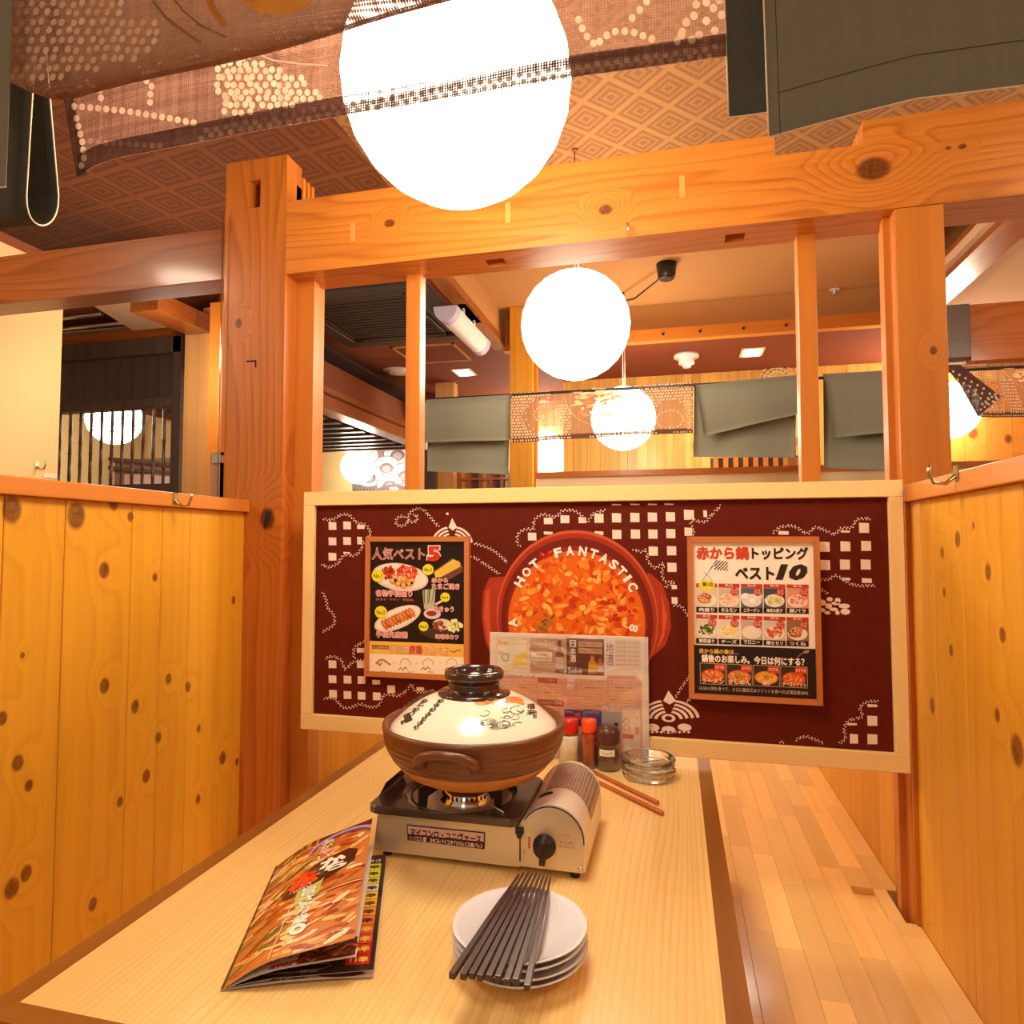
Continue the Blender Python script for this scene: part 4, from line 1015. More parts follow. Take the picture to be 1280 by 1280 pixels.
MB().lathe([(.062, .9425), (.0615, .9490), (.058, .9515), (.046, .9530), (.0435, .956), (.0435, .964), (.045, .969), (.0495, .973), (.0510, .978), (.0500, .984), (.046, .987), (.042, .985), (.039, .979), (.034, .969), (0, .967)], (PX_, PY_, 0), 60).build('knob', M_claydark, lid)
m = MB()
def lug(a0):
    P = []; N = 16; rad = []
    for k in range(N + 1):
        u = k / N; a = R(a0 - 17 + 34 * u); e = math.sin(PI * u) ** .45
        P.append((PX_ + (.1500 + .017 * e) * math.cos(a), PY_ + (.1500 + .017 * e) * math.sin(a), .868 + .024 * e)); rad.append(.008 + .003 * (1 - e))
    MB().tube(P, rad, 12, flat=.8).build('handle', M_clay, t)
lug(-89); lug(91)
def dome(px, py):
    d = _ray(px, py); d = d / d.length; o_ = Vector((0, 0, CZ)); lo = None; tt = .9
    def g(q):
        p = o_ + d * q; return p.z - zlid(math.hypot(p.x - PX_, p.y - PY_))
    a = .85
    while a < 1.6 and g(a) > 0: a += .004
    b_ = a; a -= .004
    for _ in range(18):
        mm_ = (a + b_) / 2
        if g(mm_) > 0: a = mm_
        else: b_ = mm_
    return o_ + d * b_
def domefn(x, y, L):
    p = dome(480 + x / 5.333, 820 + y / 5.333)
    r = math.hypot(p.x - PX_, p.y - PY_); e = 1e-3; sl_ = (zlid(r + e) - zlid(r)) / e
    n = Vector((-sl_ * (p.x - PX_) / max(r, 1e-6), -sl_ * (p.y - PY_) / max(r, 1e-6), 1)).normalized()
    return p + n * L
dp = Print(domefn, .00012); INK = (58, 56, 44); dp.l = 2
def brushcol(chars, x0, y0, x1, y1, w, h):
    n = len(chars)
    for i, ch in enumerate(chars):
        u = i / max(n - 1, 1); x, y = x0 + (x1 - x0) * u, y0 + (y1 - y0) * u
        dp.text(ch, x - w / 2, y - h / 2, x + w / 2, y + h / 2, INK, .04, 2, rot=-.45)
brushcol('鍋のある暮らし', 298, 240, 118, 355, 38, 20)
brushcol('ぬくもり一杯', 268, 300, 132, 440, 44, 26)
brushcol('心も体もぽかぽか', 402, 272, 218, 474, 42, 27)
for k, (x, y, rx, ry, ro) in enumerate([(675, 300, 70, 26, -.15), (640, 318, 36, 10, 0), (870, 292, 62, 22, .1), (905, 310, 34, 12, .3), (730, 285, 30, 14, .2), (830, 305, 30, 9, -.2)]):
    dp.ell(x, y, rx, ry, [(226, 140, 60), (240, 172, 96), (214, 116, 40)][k % 3], 2 + k * .5, 16, ro)
for k in range(34): dp.ell(rnd.uniform(620, 930), rnd.uniform(275, 325), rnd.uniform(3, 9), rnd.uniform(2, 4), rnd.choice([(230, 160, 90), (196, 96, 36), (250, 214, 160)]), 5.5 + k * .2, 6, rnd.uniform(0, 3))
# plain cloud scroll of loose ink lines
for k in range(15):
    cx, cy = rnd.uniform(660, 950), rnd.uniform(355, 465); r0 = rnd.uniform(12, 44); a0 = rnd.uniform(0, 6.28); nn = rnd.randint(8, 14)
    dp.line([(cx + (r0 + 2 * i) * math.cos(a0 + i * .42), cy + (r0 + 2 * i) * .55 * math.sin(a0 + i * .42)) for i in range(nn)], rnd.choice([3, 3.5, 5]), (70, 66, 56), 2 + k * .25)
for k in range(8): dp.line([(700 + 5 * k, 430), (708 + 6 * k, 455), (722 + 7 * k, 492)], 2.5, (90, 84, 72), 6 + k * .1)
dp.text('雲', 640, 440, 668, 462, INK, .02, 3); dp.text('福来', 950, 318, 1005, 400, INK, .02, 3, vertical=True); dp.text('満腹', 990, 365, 1020, 420, INK, .0, 4, vertical=True)
dp.build('brush_lettering', M_print, lid)['kind'] = 'stuff'

# ================================================================== portable gas stove
M_silver = plain('satin_silver', (226, 212, 192), .36, metal=.55, noise=.05, nscale=90)
M_silver2 = plain('pale_satin_silver', (240, 230, 216), .4, metal=.35)
M_tray = plain('dark_enamel_tray', (72, 54, 46), .3, spec=.6, coat=.4, noise=.2, nscale=30)
M_iron = plain('black_iron', (44, 36, 32), .4, metal=.3)
SY0, SY1 = 1.006, 1.215
t = thing('gas_stove', 'silver portable gas stove with dark tray and black dial, under the hot pot', 'stove', (-.305, 1.1, .70))
m = MB(); m.prism([(-.472, SY0, .711), (-.236, SY0, .711), (-.236, SY0, .7715), (-.466, SY0, .7715)], (0, SY1 - SY0 - .02, 0)); m.build('stove_body', M_silver, t, bevel=.002)
# tray with a pressed round basin
cx, cy, hx, hy, rc = -.3575, 1.096, .1265, .098, .018
def outer(a, grow=0.0):
    c, s_ = math.cos(a), math.sin(a); q = min((hx + grow) / max(abs(c), 1e-6), (hy + grow) / max(abs(s_), 1e-6))
    x, y = q * c, q * s_; ax, ay = hx + grow - rc, hy + grow - rc
    if abs(x) > ax and abs(y) > ay:
        lo_, hi = 0, q
        for _ in range(20):
            mid = (lo_ + hi) / 2
            if math.hypot(abs(mid * c) - ax, abs(mid * s_) - ay) > rc and abs(mid * c) > ax and abs(mid * s_) > ay: hi = mid
            else: lo_ = mid
        q = lo_
    return q
rings = [(None, .770), (None, .7795), ('in', .782), (.097, .7815), (.092, .778), (.086, .768), (.060, .765), (.048, .766), (.03, .770), (.0, .770)]
m = MB(); N = 96; n = len(rings)
for k in range(N):
    a = 2 * PI * k / N; oq = outer(a)
    for j, (r, z) in enumerate(rings):
        q = oq if r is None else (max(oq - .003, .0973) if r == 'in' else min(r, oq - .003))
        m.v.append((cx + q * math.cos(a), cy + q * math.sin(a), z))
for k in range(N):
    for j in range(n - 1): m.f.append((k * n + j, ((k + 1) % N) * n + j, ((k + 1) % N) * n + j + 1, k * n + j + 1)); m.sm.append(j > 2)
m.f.append(tuple(k * n for k in reversed(range(N)))); m.sm.append(False)
m.build('drip_tray', M_tray, t)
m = MB().sheet(lambda u, v: (-.479 + .012 * v, 1.035 + .10 * u, .783 + .023 * v), 6, 2, thick=.001); m.build('wind_guard', M_tray, t)
bx, by = -.345, 1.092
MB().lathe([(.046, .768), (.046, .774), (.040, .778), (.040, .786), (.036, .790), (.033, .791), (.031, .786), (.020, .784), (.018, .780), (0, .779)], (bx, by, 0), 48).build('burner_ring', M_chrome, t)
m = MB()
for k in range(30):
    a = 2 * PI * k / 30; m.box(bx + .0400 * math.cos(a) - .0012, bx + .0400 * math.cos(a) + .0012, by + .0400 * math.sin(a) - .0012, by + .0400 * math.sin(a) + .0012, .7795, .7855)
m.build('flame_slots', M_void, t)
for k in range(4):
    a = R(45 + 90 * k + 8); c, s_ = math.cos(a), math.sin(a); nx, ny = -s_ * .002, c * .002
    pr = [(.094, .779), (.094, .809), (.052, .8090), (.048, .803), (.078, .793), (.080, .776)]
    MB().prism([(bx + r * c - nx, by + r * s_ - ny, z) for r, z in pr], (2 * nx, 2 * ny, 0)).build('pot_support', M_iron, t, bevel=.0006)
MB().tube([(bx + .092 * math.cos(2 * PI * k / 40), by + .092 * math.sin(2 * PI * k / 40), .7795) for k in range(40)], .0022, 6, closed=True).build('support_ring', M_iron, t)
MB().cyl((-.292, 1.046, .783), (-.262, 1.018, .7835), .0012, seg=6).cyl((-.296, 1.05, .783), (-.296, 1.05, .797), .0025, seg=8).build('igniter', M_silver2, t)
# gas cartridge chamber
ccx, ccz, cr = -.184, .7545, .0505
def chprof(g=0.0):
    P = [(-.2355, .711), (-.2355, .7715 + g)]
    a0 = math.acos(max(-1, min(1, (-.2255 - ccx) / (cr + g))))
    for k in range(23):
        a = a0 + (-.05 - a0) * k / 22
        P.append((ccx + (cr + g) * math.cos(a), ccz + (cr + g) * math.sin(a)))
    P.append((-.1335 + g, .711)); return P
def chamber(y0, y1, name, mat, g=0.0, **kw):
    return MB().prism([(x, y0, z) for x, z in chprof(g)], (0, y1 - y0, 0)).build(name, mat, t, **kw)
chamber(SY0 + .003, SY1 - .004, 'cartridge_chamber', M_silver2)
chamber(SY0 - .0005, SY0 + .0035, 'front_plate', M_silver, -.0025)
chamber(SY1 - .005, SY1 + .001, 'rear_ring', M_silver2, .0012)
def lab(name, c1, c2):
    s = NT(name, .45, .4); P = s.coord(); sx = s.n('ShaderNodeSeparateXYZ'); s.put(sx.inputs[0], P)
    rows = s.math('FRACT', s.math('MULTIPLY', sx.outputs[0], 210)); nz = s.noise(s.vmath('MULTIPLY', P, (210, 900, 210)), 1, 1)
    f = s.math('MULTIPLY', s.math('LESS_THAN', rows, .55), s.math('GREATER_THAN', nz, .47))
    s.color(s.mix(f, srgb(*c1), srgb(*c2))); s.b.inputs['Metallic'].default_value = .3; return s.m
m = MB().sheet(lambda u, v: (ccx + (cr + .0006) * math.cos(R(118 - 112 * u)), SY0 + .068 + (SY1 - SY0 - .076) * v + .012 * math.sin(PI * u) * (1 - v), ccz + (cr + .0006) * math.sin(R(118 - 112 * u))), 20, 4)
m.build('caution_label', lab('fine_print', (190, 166, 150), (130, 104, 92)), t, 'grey label with rows of tiny print')
a_ = R(112)
m = MB().sheet(lambda u, v: (ccx + (cr + .0010) * math.cos(a_ - .26 * v * math.cos(u * 6.283)), SY0 + .053 + .007 * v * math.sin(u * 6.283), ccz + (cr + .0010) * math.sin(a_ - .26 * v * math.cos(u * 6.283))), 18, 2)
m.build('sight_hole', M_void, t)
pr_ = chprof(-.0015)[2:-1]
MB().tube([(x, SY0 - .0006, z) for x, z in pr_], .0009, 6).build('plate_groove', M_void, t)
# dial
dx, dz = -.1945, .7455
MB().lathe([(.0175, 0), (.0175, -.004), (.0155, -.006), (.0150, -.014), (.0135, -.016), (0, -.016)], (dx, SY0, dz), 36, axis='y').build('dial', M_black, t)
MB().box(dx - .0045, dx + .0045, SY0 - .024, SY0 - .012, dz - .020, dz + .013, .001).build('dial_grip', M_black, t)
MB().box(-.2395, -.2265, SY0 - .004, SY0 + .001, .759, .770, .001).prism([(-.2385, SY0 - .002, .760), (-.2275, SY0 - .002, .760), (-.2305, SY0 - .002, .7525), (-.2365, SY0 - .002, .7525)], (0, .002, 0)).build('lever_cap', M_black, t)
MB().box(-.2335, -.2315, SY0 - .0012, SY0 + .001, .718, .753).build('lever_slot', M_void, t)
c = at(724, 1091, SY0)
MB().lathe([(.004, 0), (.0036, -.0018), (0, -.002)], (-.1405, SY0 - .0002, .7165), 16, axis='y').build('screw', M_chrome, t)
for x in (-.455, -.15):
    for y in (SY0 + .012, SY1 - .03): MB().cyl((x, y, .7001), (x, y, .713), .0075, seg=16).build('foot', M_black, t)
# plate with the model wording
sp = PxPrint(SY0 - .0006, 440, 800, 3.765, .00010)
a, b_, c_, d_ = (257, 868), (626, 905), (624, 985), (262, 942)
sp.P([a, b_, c_, d_], (66, 22, 34), 1); sp.P([(262, 874), (621, 910), (620, 950), (264, 912)], (228, 186, 178), 2)
sp.T('マイコンロ・ユニヴァース', 276, 884, 608, 36, (70, 24, 36), .03, 4)
def slantT(p, txt, x0, y0, x1, y1, h, c, bold, L):
    """line of letters following the plate's edge"""
    n = len(txt)
    for i, ch in enumerate(txt):
        if ch == ' ': continue
        u = i / n; p.T(ch, x0 + (x1 - x0) * u, y0 + (y1 - y0) * u, x0 + (x1 - x0) * (i + .88) / n, h, c, bold, L)
slantT(sp, 'ハイカロリー 3.2kW(2,700kcal/h)', 268, 920, 616, 960, 20, (240, 200, 190), .01, 4)
sp.build('name_plate', M_print, t)
sp = PxPrint(SY0 - .0008, 620, 960, 8.0, .00006)
sp.T('マイコンロ', 632, 722, 765, 30, (96, 70, 40), .01, 1); sp.T('ユニヴァース', 628, 762, 785, 32, (96, 70, 40), .01, 1)
sp.T('SYSTEM', 625, 655, 742, 18, (170, 140, 110), 0, 1); sp.T('カセットこんろ', 622, 684, 742, 20, (170, 140, 110), 0, 1); sp.T('点火', 505, 598, 540, 18, (120, 80, 50), 0, 1)
for k in range(4): sp.B(322, 690 + 30 * k, 345, 712 + 30 * k, (206, 70, 50), 1)
sp.ring(*sp.q(285, 845), 12 * sp.u, 12 * sp.w, 3 * sp.u, (120, 100, 50), 1, 16); sp.L([(283, 810), (283, 830)], 5, (120, 100, 50)); sp.L([(270, 700), (295, 680)], 4, (150, 120, 70)); sp.L([(285, 740), (285, 760)], 3, (150, 120, 70))
sp.build('dial_lettering', M_print, t)

# ================================================================== saucers and black chopsticks
M_china = plain('pale_china', (240, 236, 242), .14, spec=.55, coat=.5, noise=.02)
cx, cy = -.1855, .801
def saucer(z, lab_, dx=0, dy=0):
    t = thing('saucer', lab_, 'plate', (cx + dx, cy + dy, z), 'stack of saucers')
    pf = [(.036, 0), (.040, 0), (.042, .003), (.060, .007), (.074, .0135), (.0805, .0185), (.0812, .0195), (.0800, .0205), (.0735, .016), (.058, .0100), (.042, .0072), (0, .0066)]
    MB().lathe([(r, z + h) for r, h in pf], (cx + dx, cy + dy, 0), 72, wob=lambda a, h: 1 + .003 * math.sin(9 * a)).build('dish', M_china, t)
    m = MB()
    for k in range(36):
        a = 2 * PI * k / 36
        m.sheet(lambda u, v: (cx + dx + (.046 + .026 * u) * math.cos(a + .4 * u + .012 * (v - .5)), cy + dy + (.046 + .026 * u) * math.sin(a + .4 * u + .012 * (v - .5)), z + .0079 + .0078 * u ** 1.3), 4, 1)
    m.build('pressed_lines', plain('china_relief', (214, 208, 220), .3) if 'china_relief' not in bpy.data.materials else bpy.data.materials['china_relief'], t)
for k, (l, dx, dy) in enumerate([('pale china saucer lying directly on the table, lowest of the stack of four', 0, 0), ('pale china saucer, second from the bottom of the stack of four', .001, -.001),
                                 ('pale china saucer, third from the bottom of the stack of four', -.001, .001), ('topmost pale china saucer of the stack, carrying the black chopsticks', 0, 0)]):
    saucer(.7003 + .0085 * k, l, dx, dy)
M_lac = plain('black_lacquer', (72, 50, 46), .34, spec=.5, coat=.3)
bot = [(130, 850), (205, 855), (262, 850), (316, 862), (378, 862), (438, 868), (498, 890), (555, 888), (632, 930)]
top = [(580, 175), (610, 165), (645, 160), (670, 162), (697, 165), (722, 170), (745, 178), (768, 185), (790, 195)]
ordn = ['leftmost', 'second from the left', 'third from the left', 'fourth from the left', 'middle', 'fourth from the right', 'third from the right', 'second from the right', 'rightmost']
for k in range(9):
    z = .7268 + .0195 + .0042
    a = atZ(540 + bot[k][0] / 5.333, 1060 + bot[k][1] / 5.333, z + .001); b_ = atZ(540 + top[k][0] / 5.333, 1060 + top[k][1] / 5.333, z)
    a.z = z; b_.z = z - .0005
    d = (b_ - a).normalized()
    m = MB().tube([a, a + d * .001, a + (b_ - a) * .6, b_ - d * .03, b_], [.0043, .0048, .0040, .0024, .0019], 4, smooth=False)
    o = m.build('chopstick', M_lac, bevel=.0005)
    tag(o, ordn[k] + ' of the nine black chopsticks fanned over the saucers', 'chopstick', 'black chopsticks on the saucers')
M_red = wood('red_brown_stick', (196, 104, 44), (160, 74, 28), 'x', rings=3, contrast=.4, rough=.3, coat=.5)
for (e0, e1, lb) in [((823, 1004), (716, 952), 'reddish wooden serving chopstick behind the stove, the one nearer the ashtrays'), ((829, 1017), (712, 960), 'reddish wooden serving chopstick behind the stove, the one nearer the saucers')]:
    a, b_ = atZ(e0[0], e0[1], .7045), atZ(e1[0], e1[1], .7045)
    a.z = b_.z = .7047; d = (b_ - a).normalized()
    o = MB().tube([a, a + d * .002, a + (b_ - a) * .5, b_], [.003, .0045, .0038, .0025], 8).build('serving_chopstick', M_red)
    tag(o, lb, 'chopstick', 'wooden chopsticks behind the stove')

# ================================================================== condiments
def thin_glass(name, refl=.10):
    s = NT(name, .03); tp = s.n('ShaderNodeBsdfTransparent'); tp.inputs[0].default_value = (.96, .97, .95, 1); gl = s.n('ShaderNodeBsdfGlossy'); gl.inputs['Roughness'].default_value = .04
    lw = s.n('ShaderNodeLayerWeight'); lw.inputs[0].default_value = .35
    mx = s.n('ShaderNodeMixShader'); s.put(mx.inputs[0], s.math('ADD', refl * .5, s.math('MULTIPLY', lw.outputs['Facing'], refl * 3), clamp=True))
    s.t.links.new(tp.outputs[0], mx.inputs[1]); s.t.links.new(gl.outputs[0], mx.inputs[2]); s.t.links.new(mx.outputs[0], s.t.nodes['Material Output'].inputs['Surface']); return s.m
M_glass = thin_glass('clear_glass')
M_glass2 = glass('moulded_glass', (.98, .985, .97), .03, .4, 60)
M_redcap = plain('red_plastic', (206, 34, 14), .25, coat=.5)
M_orcap = plain('orange_plastic', (250, 84, 22), .3, coat=.3)
M_salt = plain('salt', (250, 236, 214), .9, bump=.5, nscale=300)
M_chili = plain('chili_powder', (196, 62, 14), .9, noise=.5, nscale=300, bump=.5)
M_pep = plain('pepper_grains', (120, 84, 56), .9, noise=.9, nscale=260, bump=.6)
M_brcap = plain('brown_plastic', (84, 40, 30), .35, coat=.2)
def jar(name, label, x, y, r, zt, capz, fill, M_fill, M_cap, dome_=False, mid=None):
    t = thing(name, label, 'shaker', (x, y, .7), 'condiment shakers')
    MB().lathe([(r * .86, .7002), (r, .7035), (r, capz - .012), (r * .86, capz - .002), (r * .8, capz + .003), (r * .76, capz + .003), (r * .8, capz - .006), (r * .92, capz - .014), (r * .92, .705), (0, .704)], (x, y, 0), 40).build('glass_jar', M_glass, t)
    MB().lathe([(0, .7045), (r * .9, .7055), (r * .9, fill), (0, fill + .001)], (x, y, 0), 32).build('contents', M_fill, t)
    if dome_: pf = [(r * 1.0, capz - .004), (r * 1.03, capz), (r * 1.03, capz + (zt - capz) * .55), (r * .9, capz + (zt - capz) * .82), (r * .5, zt - .001), (0, zt)]
    else: pf = [(r * .9, capz - .003), (r * .93, capz), (r * .9, zt - .002), (r * .84, zt), (0, zt)]
    cp = MB().lathe(pf, (x, y, 0), 40).build('cap', M_cap, t)
    return t
jar('salt_shaker', 'glass shaker of white salt with a red cap beside the hot pot', -.236, 1.515, .0235, .804, .776, .768, M_salt, M_redcap)
jar('chili_shaker', 'tall orange red chili shaker between the salt and the pepper', -.190, 1.512, .0180, .806, .781, .775, M_chili, M_orcap)
tj = jar('pepper_shaker', 'round glass pepper jar with a dark brown domed cap and paper label', -.1475, 1.508, .0262, .797, .763, .737, M_pep, M_brcap, True)
m = MB().sheet(lambda u, v: (-.1475 + .0267 * math.cos(R(-128 + 76 * u)), 1.508 + .0267 * math.sin(R(-128 + 76 * u)), .735 + .014 * v), 10, 1)
m.build('paper_label', M_salt, tj)
lp = Print(lambda x, y, L: (-.1475 + (.0268 + L) * math.cos(R(-128 + 76 * x)), 1.508 + (.0268 + L) * math.sin(R(-128 + 76 * x)), .749 - .014 * y), .0001)
lp.text('こしょう', .12, .3, .8, .72, (70, 50, 40), .01, 1); lp.build('label_lettering', M_print, tj)
for k, (z, lb) in enumerate([(.7003, 'lower of the two stacked clear glass ashtrays'), (.7215, 'upper of the two stacked clear glass ashtrays')]):
    t = thing('glass_ashtray', lb + ' by the menu stand', 'ashtray', (-.0585, 1.478, z), 'stacked glass ashtrays')
    pf = [(.044, 0), (.052, .002), (.0555, .008), (.0535, .011), (.0565, .015), (.0565, .021), (.053, .0235), (.047, .0215), (.044, .014), (.040, .007), (0, .006)]
    MB().lathe([(r, z + h) for r, h in pf], (-.0585, 1.478, 0), 24, wob=lambda a, h: 1 + .018 * math.cos(8 * a) * (h > .012)).build('bowl', M_glass2, t)

# ================================================================== drinks list in a clear stand
YM = 1.556
t = thing('menu_stand', 'clear upright stand holding a crowded drinks list in front of the red board', 'menu', (-.25, YM, .70))
x0, x1, z0, z1 = -.431, -.063, .704, .985
M_film = NT('clear_film', .10, .8); M_film.color((1, 1, 1, 1))
M_film.bump(M_film.noise(M_film.coord((1.0, 1, 2.6)), 4.5, 2, .5, .6), .8, .022)
_tp = M_film.n('ShaderNodeBsdfTransparent'); _gl = M_film.n('ShaderNodeBsdfGlossy'); _gl.inputs['Roughness'].default_value = .13
_bn = [n_ for n_ in M_film.t.nodes if n_.type == 'BUMP'][0]; M_film.t.links.new(_bn.outputs[0], _gl.inputs['Normal'])
_mx = M_film.n('ShaderNodeMixShader'); _mx.inputs[0].default_value = .13
M_film.t.links.new(_tp.outputs[0], _mx.inputs[1]); M_film.t.links.new(_gl.outputs[0], _mx.inputs[2]); M_film.t.links.new(_mx.outputs[0], M_film.t.nodes['Material Output'].inputs['Surface'])
box(x0 - .003, x1 + .003, YM - .006, YM - .0035, z0, z1 + .002).build('clear_cover', M_film.m, t)
box(x0 - .003, x1 + .003, YM + .001, YM + .003, z0, z1 + .002).build('back_sheet', M_white, t)
box(x1 - .004, x1 + .005, YM - .007, YM + .004, .7003, z1 + .002).build('side_fold', M_film.m, t)
box(x0, x1 + .004, YM - .014, YM + .006, .7003, .7033).build('stand_foot', M_glass, t)
mp = PxPrint(YM + .0008, 610, 785, 6.244, .00012)
mp.rect(x0, CZ - z1, x1, CZ - z0, (250, 226, 214), 1)
mp.B(60, 65, 318, 345, (246, 218, 196), 2); mp.B(75, 85, 300, 330, (250, 236, 210), 3); mp.P([(200, 230), (300, 180), (300, 290), (190, 290)], (248, 216, 90), 4)
mp.T('Beer', 80, 88, 165, 40, (206, 120, 80), .0, 4); mp.T('生ビール', 82, 180, 175, 26, (120, 70, 50), .0, 4); mp.ring(*mp.q(135, 230), 30 * mp.u, 30 * mp.w, 8 * mp.u, (180, 140, 110), 4)
mp.T('中 500円', 190, 305, 290, 14, (150, 100, 80), 0, 4)
mp.B(328, 78, 606, 352, (202, 158, 128), 2); mp.T('Non-Beer', 342, 92, 532, 40, (252, 226, 206), .0, 4); mp.T('ノンアルコール', 342, 136, 470, 22, (230, 110, 80), 0, 4)
mp.B(335, 182, 500, 252, (250, 234, 214), 3); mp.T('ALL FREE', 375, 195, 465, 20, (150, 100, 80), 0, 4); mp.T('ALC.0.00% ZERO', 345, 225, 495, 18, (110, 80, 70), .0, 4)
def bottle(x, y0, y1, w, body, lab_, cap):
    h = y1 - y0; mp.P([(x - w * .2, y0), (x + w * .2, y0), (x + w * .22, y0 + h * .3), (x + w * .5, y0 + h * .42), (x + w * .5, y1), (x - w * .5, y1), (x - w * .5, y0 + h * .42), (x - w * .22, y0 + h * .3)], body, 6)
    mp.B(x - w * .5, y0 + h * .52, x + w * .5, y0 + h * .88, lab_, 7); mp.B(x - w * .22, y0, x + w * .22, y0 + h * .1, cap, 8)
bottle(558, 95, 348, 66, (150, 84, 56), (214, 190, 176), (110, 60, 44))
mp.B(610, 78, 905, 360, (112, 62, 44), 2); mp.T('日本酒', 640, 95, 685, 175, (255, 240, 226), .02, 4, vertical=True); mp.T('Sake', 625, 306, 735, 45, (252, 226, 206), .0, 4)
mp.B(706, 106, 892, 145, (226, 176, 140), 3); mp.B(706, 155, 892, 196, (222, 170, 134), 3)
for y in (118, 166): mp.T('本醸造 一合 390円', 715, y, 880, 16, (130, 80, 60), 0, 4)
bottle(815, 205, 356, 64, (226, 150, 50), (240, 190, 70), (160, 90, 50)); bottle(877, 225, 356, 55, (190, 110, 60), (236, 206, 180), (120, 70, 50))
mp.B(908, 78, 990, 320, (244, 226, 220), 2); mp.T('地酒', 922, 112, 978, 190, (130, 100, 100), .0, 4, vertical=True); mp.B(990, 85, 1190, 320, (240, 214, 190), 2)
for k in range(6): mp.T('純米吟醸　辛口 480円', 1005, 105 + 34 * k, 1175, 16, (190, 150, 130), 0, 4)
mp.B(40, 365, 1200, 1000, (232, 168, 148), 2); mp.P([(930, 370), (1150, 375), (1200, 420), (1200, 640), (930, 640)], (224, 158, 150), 3)
mp.T('Highball ハイ', 120, 352, 370, 42, (206, 150, 120), 0, 4); mp.B(392, 385, 540, 425, (180, 84, 60), 4); mp.T('ウイスキー', 400, 392, 530, 26, (250, 220, 200), 0, 6)
mp.T('焼', 620, 375, 672, 45, (255, 240, 230), .02, 5); mp.T('酎', 620, 430, 672, 45, (255, 240, 230), .02, 5)
for cx_ in (60, 215, 400, 710, 945):
    w_ = 150 if cx_ < 300 else (170 if cx_ < 600 else 205)
    for r_ in range(5):
        y = 395 + r_ * 48 + (40 if cx_ in (400,) else 0); mp.B(cx_, y, cx_ + w_, y + 36, (244, 186, 146), 5); mp.T(['麦 いいちこ 390円', '芋 黒霧島 390円', 'ハイボール 390円', '緑茶ハイ 390円', 'レモン 390円'][(r_ + cx_) % 5], cx_ + 10, y + 10, cx_ + w_ - 12, 15, (150, 84, 64), 0, 7)
mp.B(385, 555, 590, 600, (170, 70, 50), 7); mp.T('こだわり酒場', 395, 563, 580, 26, (250, 220, 200), 0, 9)
mp.T('Plum wine', 890, 610, 1185, 42, (255, 226, 216), .01, 7)
mp.B(596, 632, 742, 760, (48, 50, 100), 4); mp.B(744, 634, 886, 760, (70, 90, 150), 4); mp.T('カクテル', 604, 642, 665, 20, (230, 220, 240), 0, 6); mp.T('ソフトドリンク', 752, 645, 872, 20, (230, 220, 240), 0, 6)
mp.E(700, 690, 26, 26, (200, 80, 70), 6); mp.B(890, 650, 1042, 800, (196, 184, 176), 4); mp.B(985, 738, 1015, 765, (60, 50, 70), 6)
mp.B(1046, 660, 1188, 960, (250, 214, 196), 4); mp.B(1050, 825, 1136, 860, (206, 84, 66), 6); mp.ring(*mp.q(1080, 730), 22 * mp.u, 22 * mp.w, 5 * mp.u, (170, 110, 96), 6); mp.ring(*mp.q(1085, 780), 26 * mp.u, 20 * mp.w, 5 * mp.u, (170, 110, 96), 6)
bottle(1165, 690, 850, 34, (246, 220, 204), (220, 130, 110), (200, 150, 130))
mp.build('drinks_list', print_mat('drinks_print', .25, 0, .6), t)

# ================================================================== folded menu booklet on the table
BL = Vector((-.498, .667)); VD = Vector((-.105, .266)).normalized(); WD = Vector((.9301, .3671)); LEN = .286
t = thing('menu_booklet', 'open curling photo menu booklet lying on the table left of the saucers', 'booklet', (-.45, .85, .7003))
def page(w, h0, curl, lift=0.0):
    """w width of the leaf from the spine, h0 height of the free edge, curl bulge"""
    def fn(u, v, L=0.0):
        u = max(0.0, min(1.0, u)); v = max(0.0, min(1.0, v))
        x = w * u; z = .7008 + lift + h0(u, v)
        p = BL + VD * (LEN * v) + WD * x + VD * (curl * math.sin(PI * min(u, 1)) * (1 if v > .5 else .4) * .0)
        return (p.x, p.y, z + L)
    return fn
cov = page(.146, lambda u, v: (.020 * math.sin(PI * .5 * min(1, u * 2.2)) + (.026 + .020 * v) * u ** 1.1), 0)
mid1 = page(.148, lambda u, v: .013 * math.sin(PI * .5 * min(1, u * 2)) + .012 * u, 0)
mid2 = page(.168, lambda u, v: .007 * math.sin(PI * .5 * min(1, u * 2.4)) + .0015, 0)
base_ = page(.168, lambda u, v: .0004 + .003 * math.sin(PI * u), 0)
M_page = plain('glossy_paper', (236, 214, 196), .2, coat=.5)
for nm, fn, ln in (('leaf', base_, 1), ('leaf', mid2, 1), ('leaf', mid1, 1), ('cover', cov, 1)):
    MB().sheet(lambda u, v: fn(u, v), 18, 14, thick=.0003).build(nm, M_page, t)
class Curved(Print):
    """u across (0..1), y = 1 - v down the leaf; big shapes are cut into a fine grid"""
    def __init__(s, fn, step): super().__init__(lambda x, y, L: fn(x, 1 - y, .0004 + L), step)
M_gloss = print_mat('booklet_print', .16, 0, .6)
cp = Curved(cov, .00010); O = [(214, 112, 50), (236, 150, 70), (190, 80, 34), (246, 190, 110), (160, 66, 30), (252, 214, 150)]
cp.rect(0, 0, 1, 1, (206, 124, 60), 1, 14)
cp.rect(.0, .0, 1, .06, (70, 36, 30), 2, 10)
rr = random.Random(11); it = []
for k in range(260):
    x, y = rr.uniform(.03, .97), rr.uniform(.05, .97)
    it.append((x, y, rr.uniform(.03, .13), rr.uniform(.006, .02), rr.uniform(-.5, .2), rr.choice(O + ([(116, 130, 60), (90, 110, 50)] if y > .2 and x < .35 else [(250, 226, 180)]))))
cp.scatter(it, 2, .2)
cp.l = 14
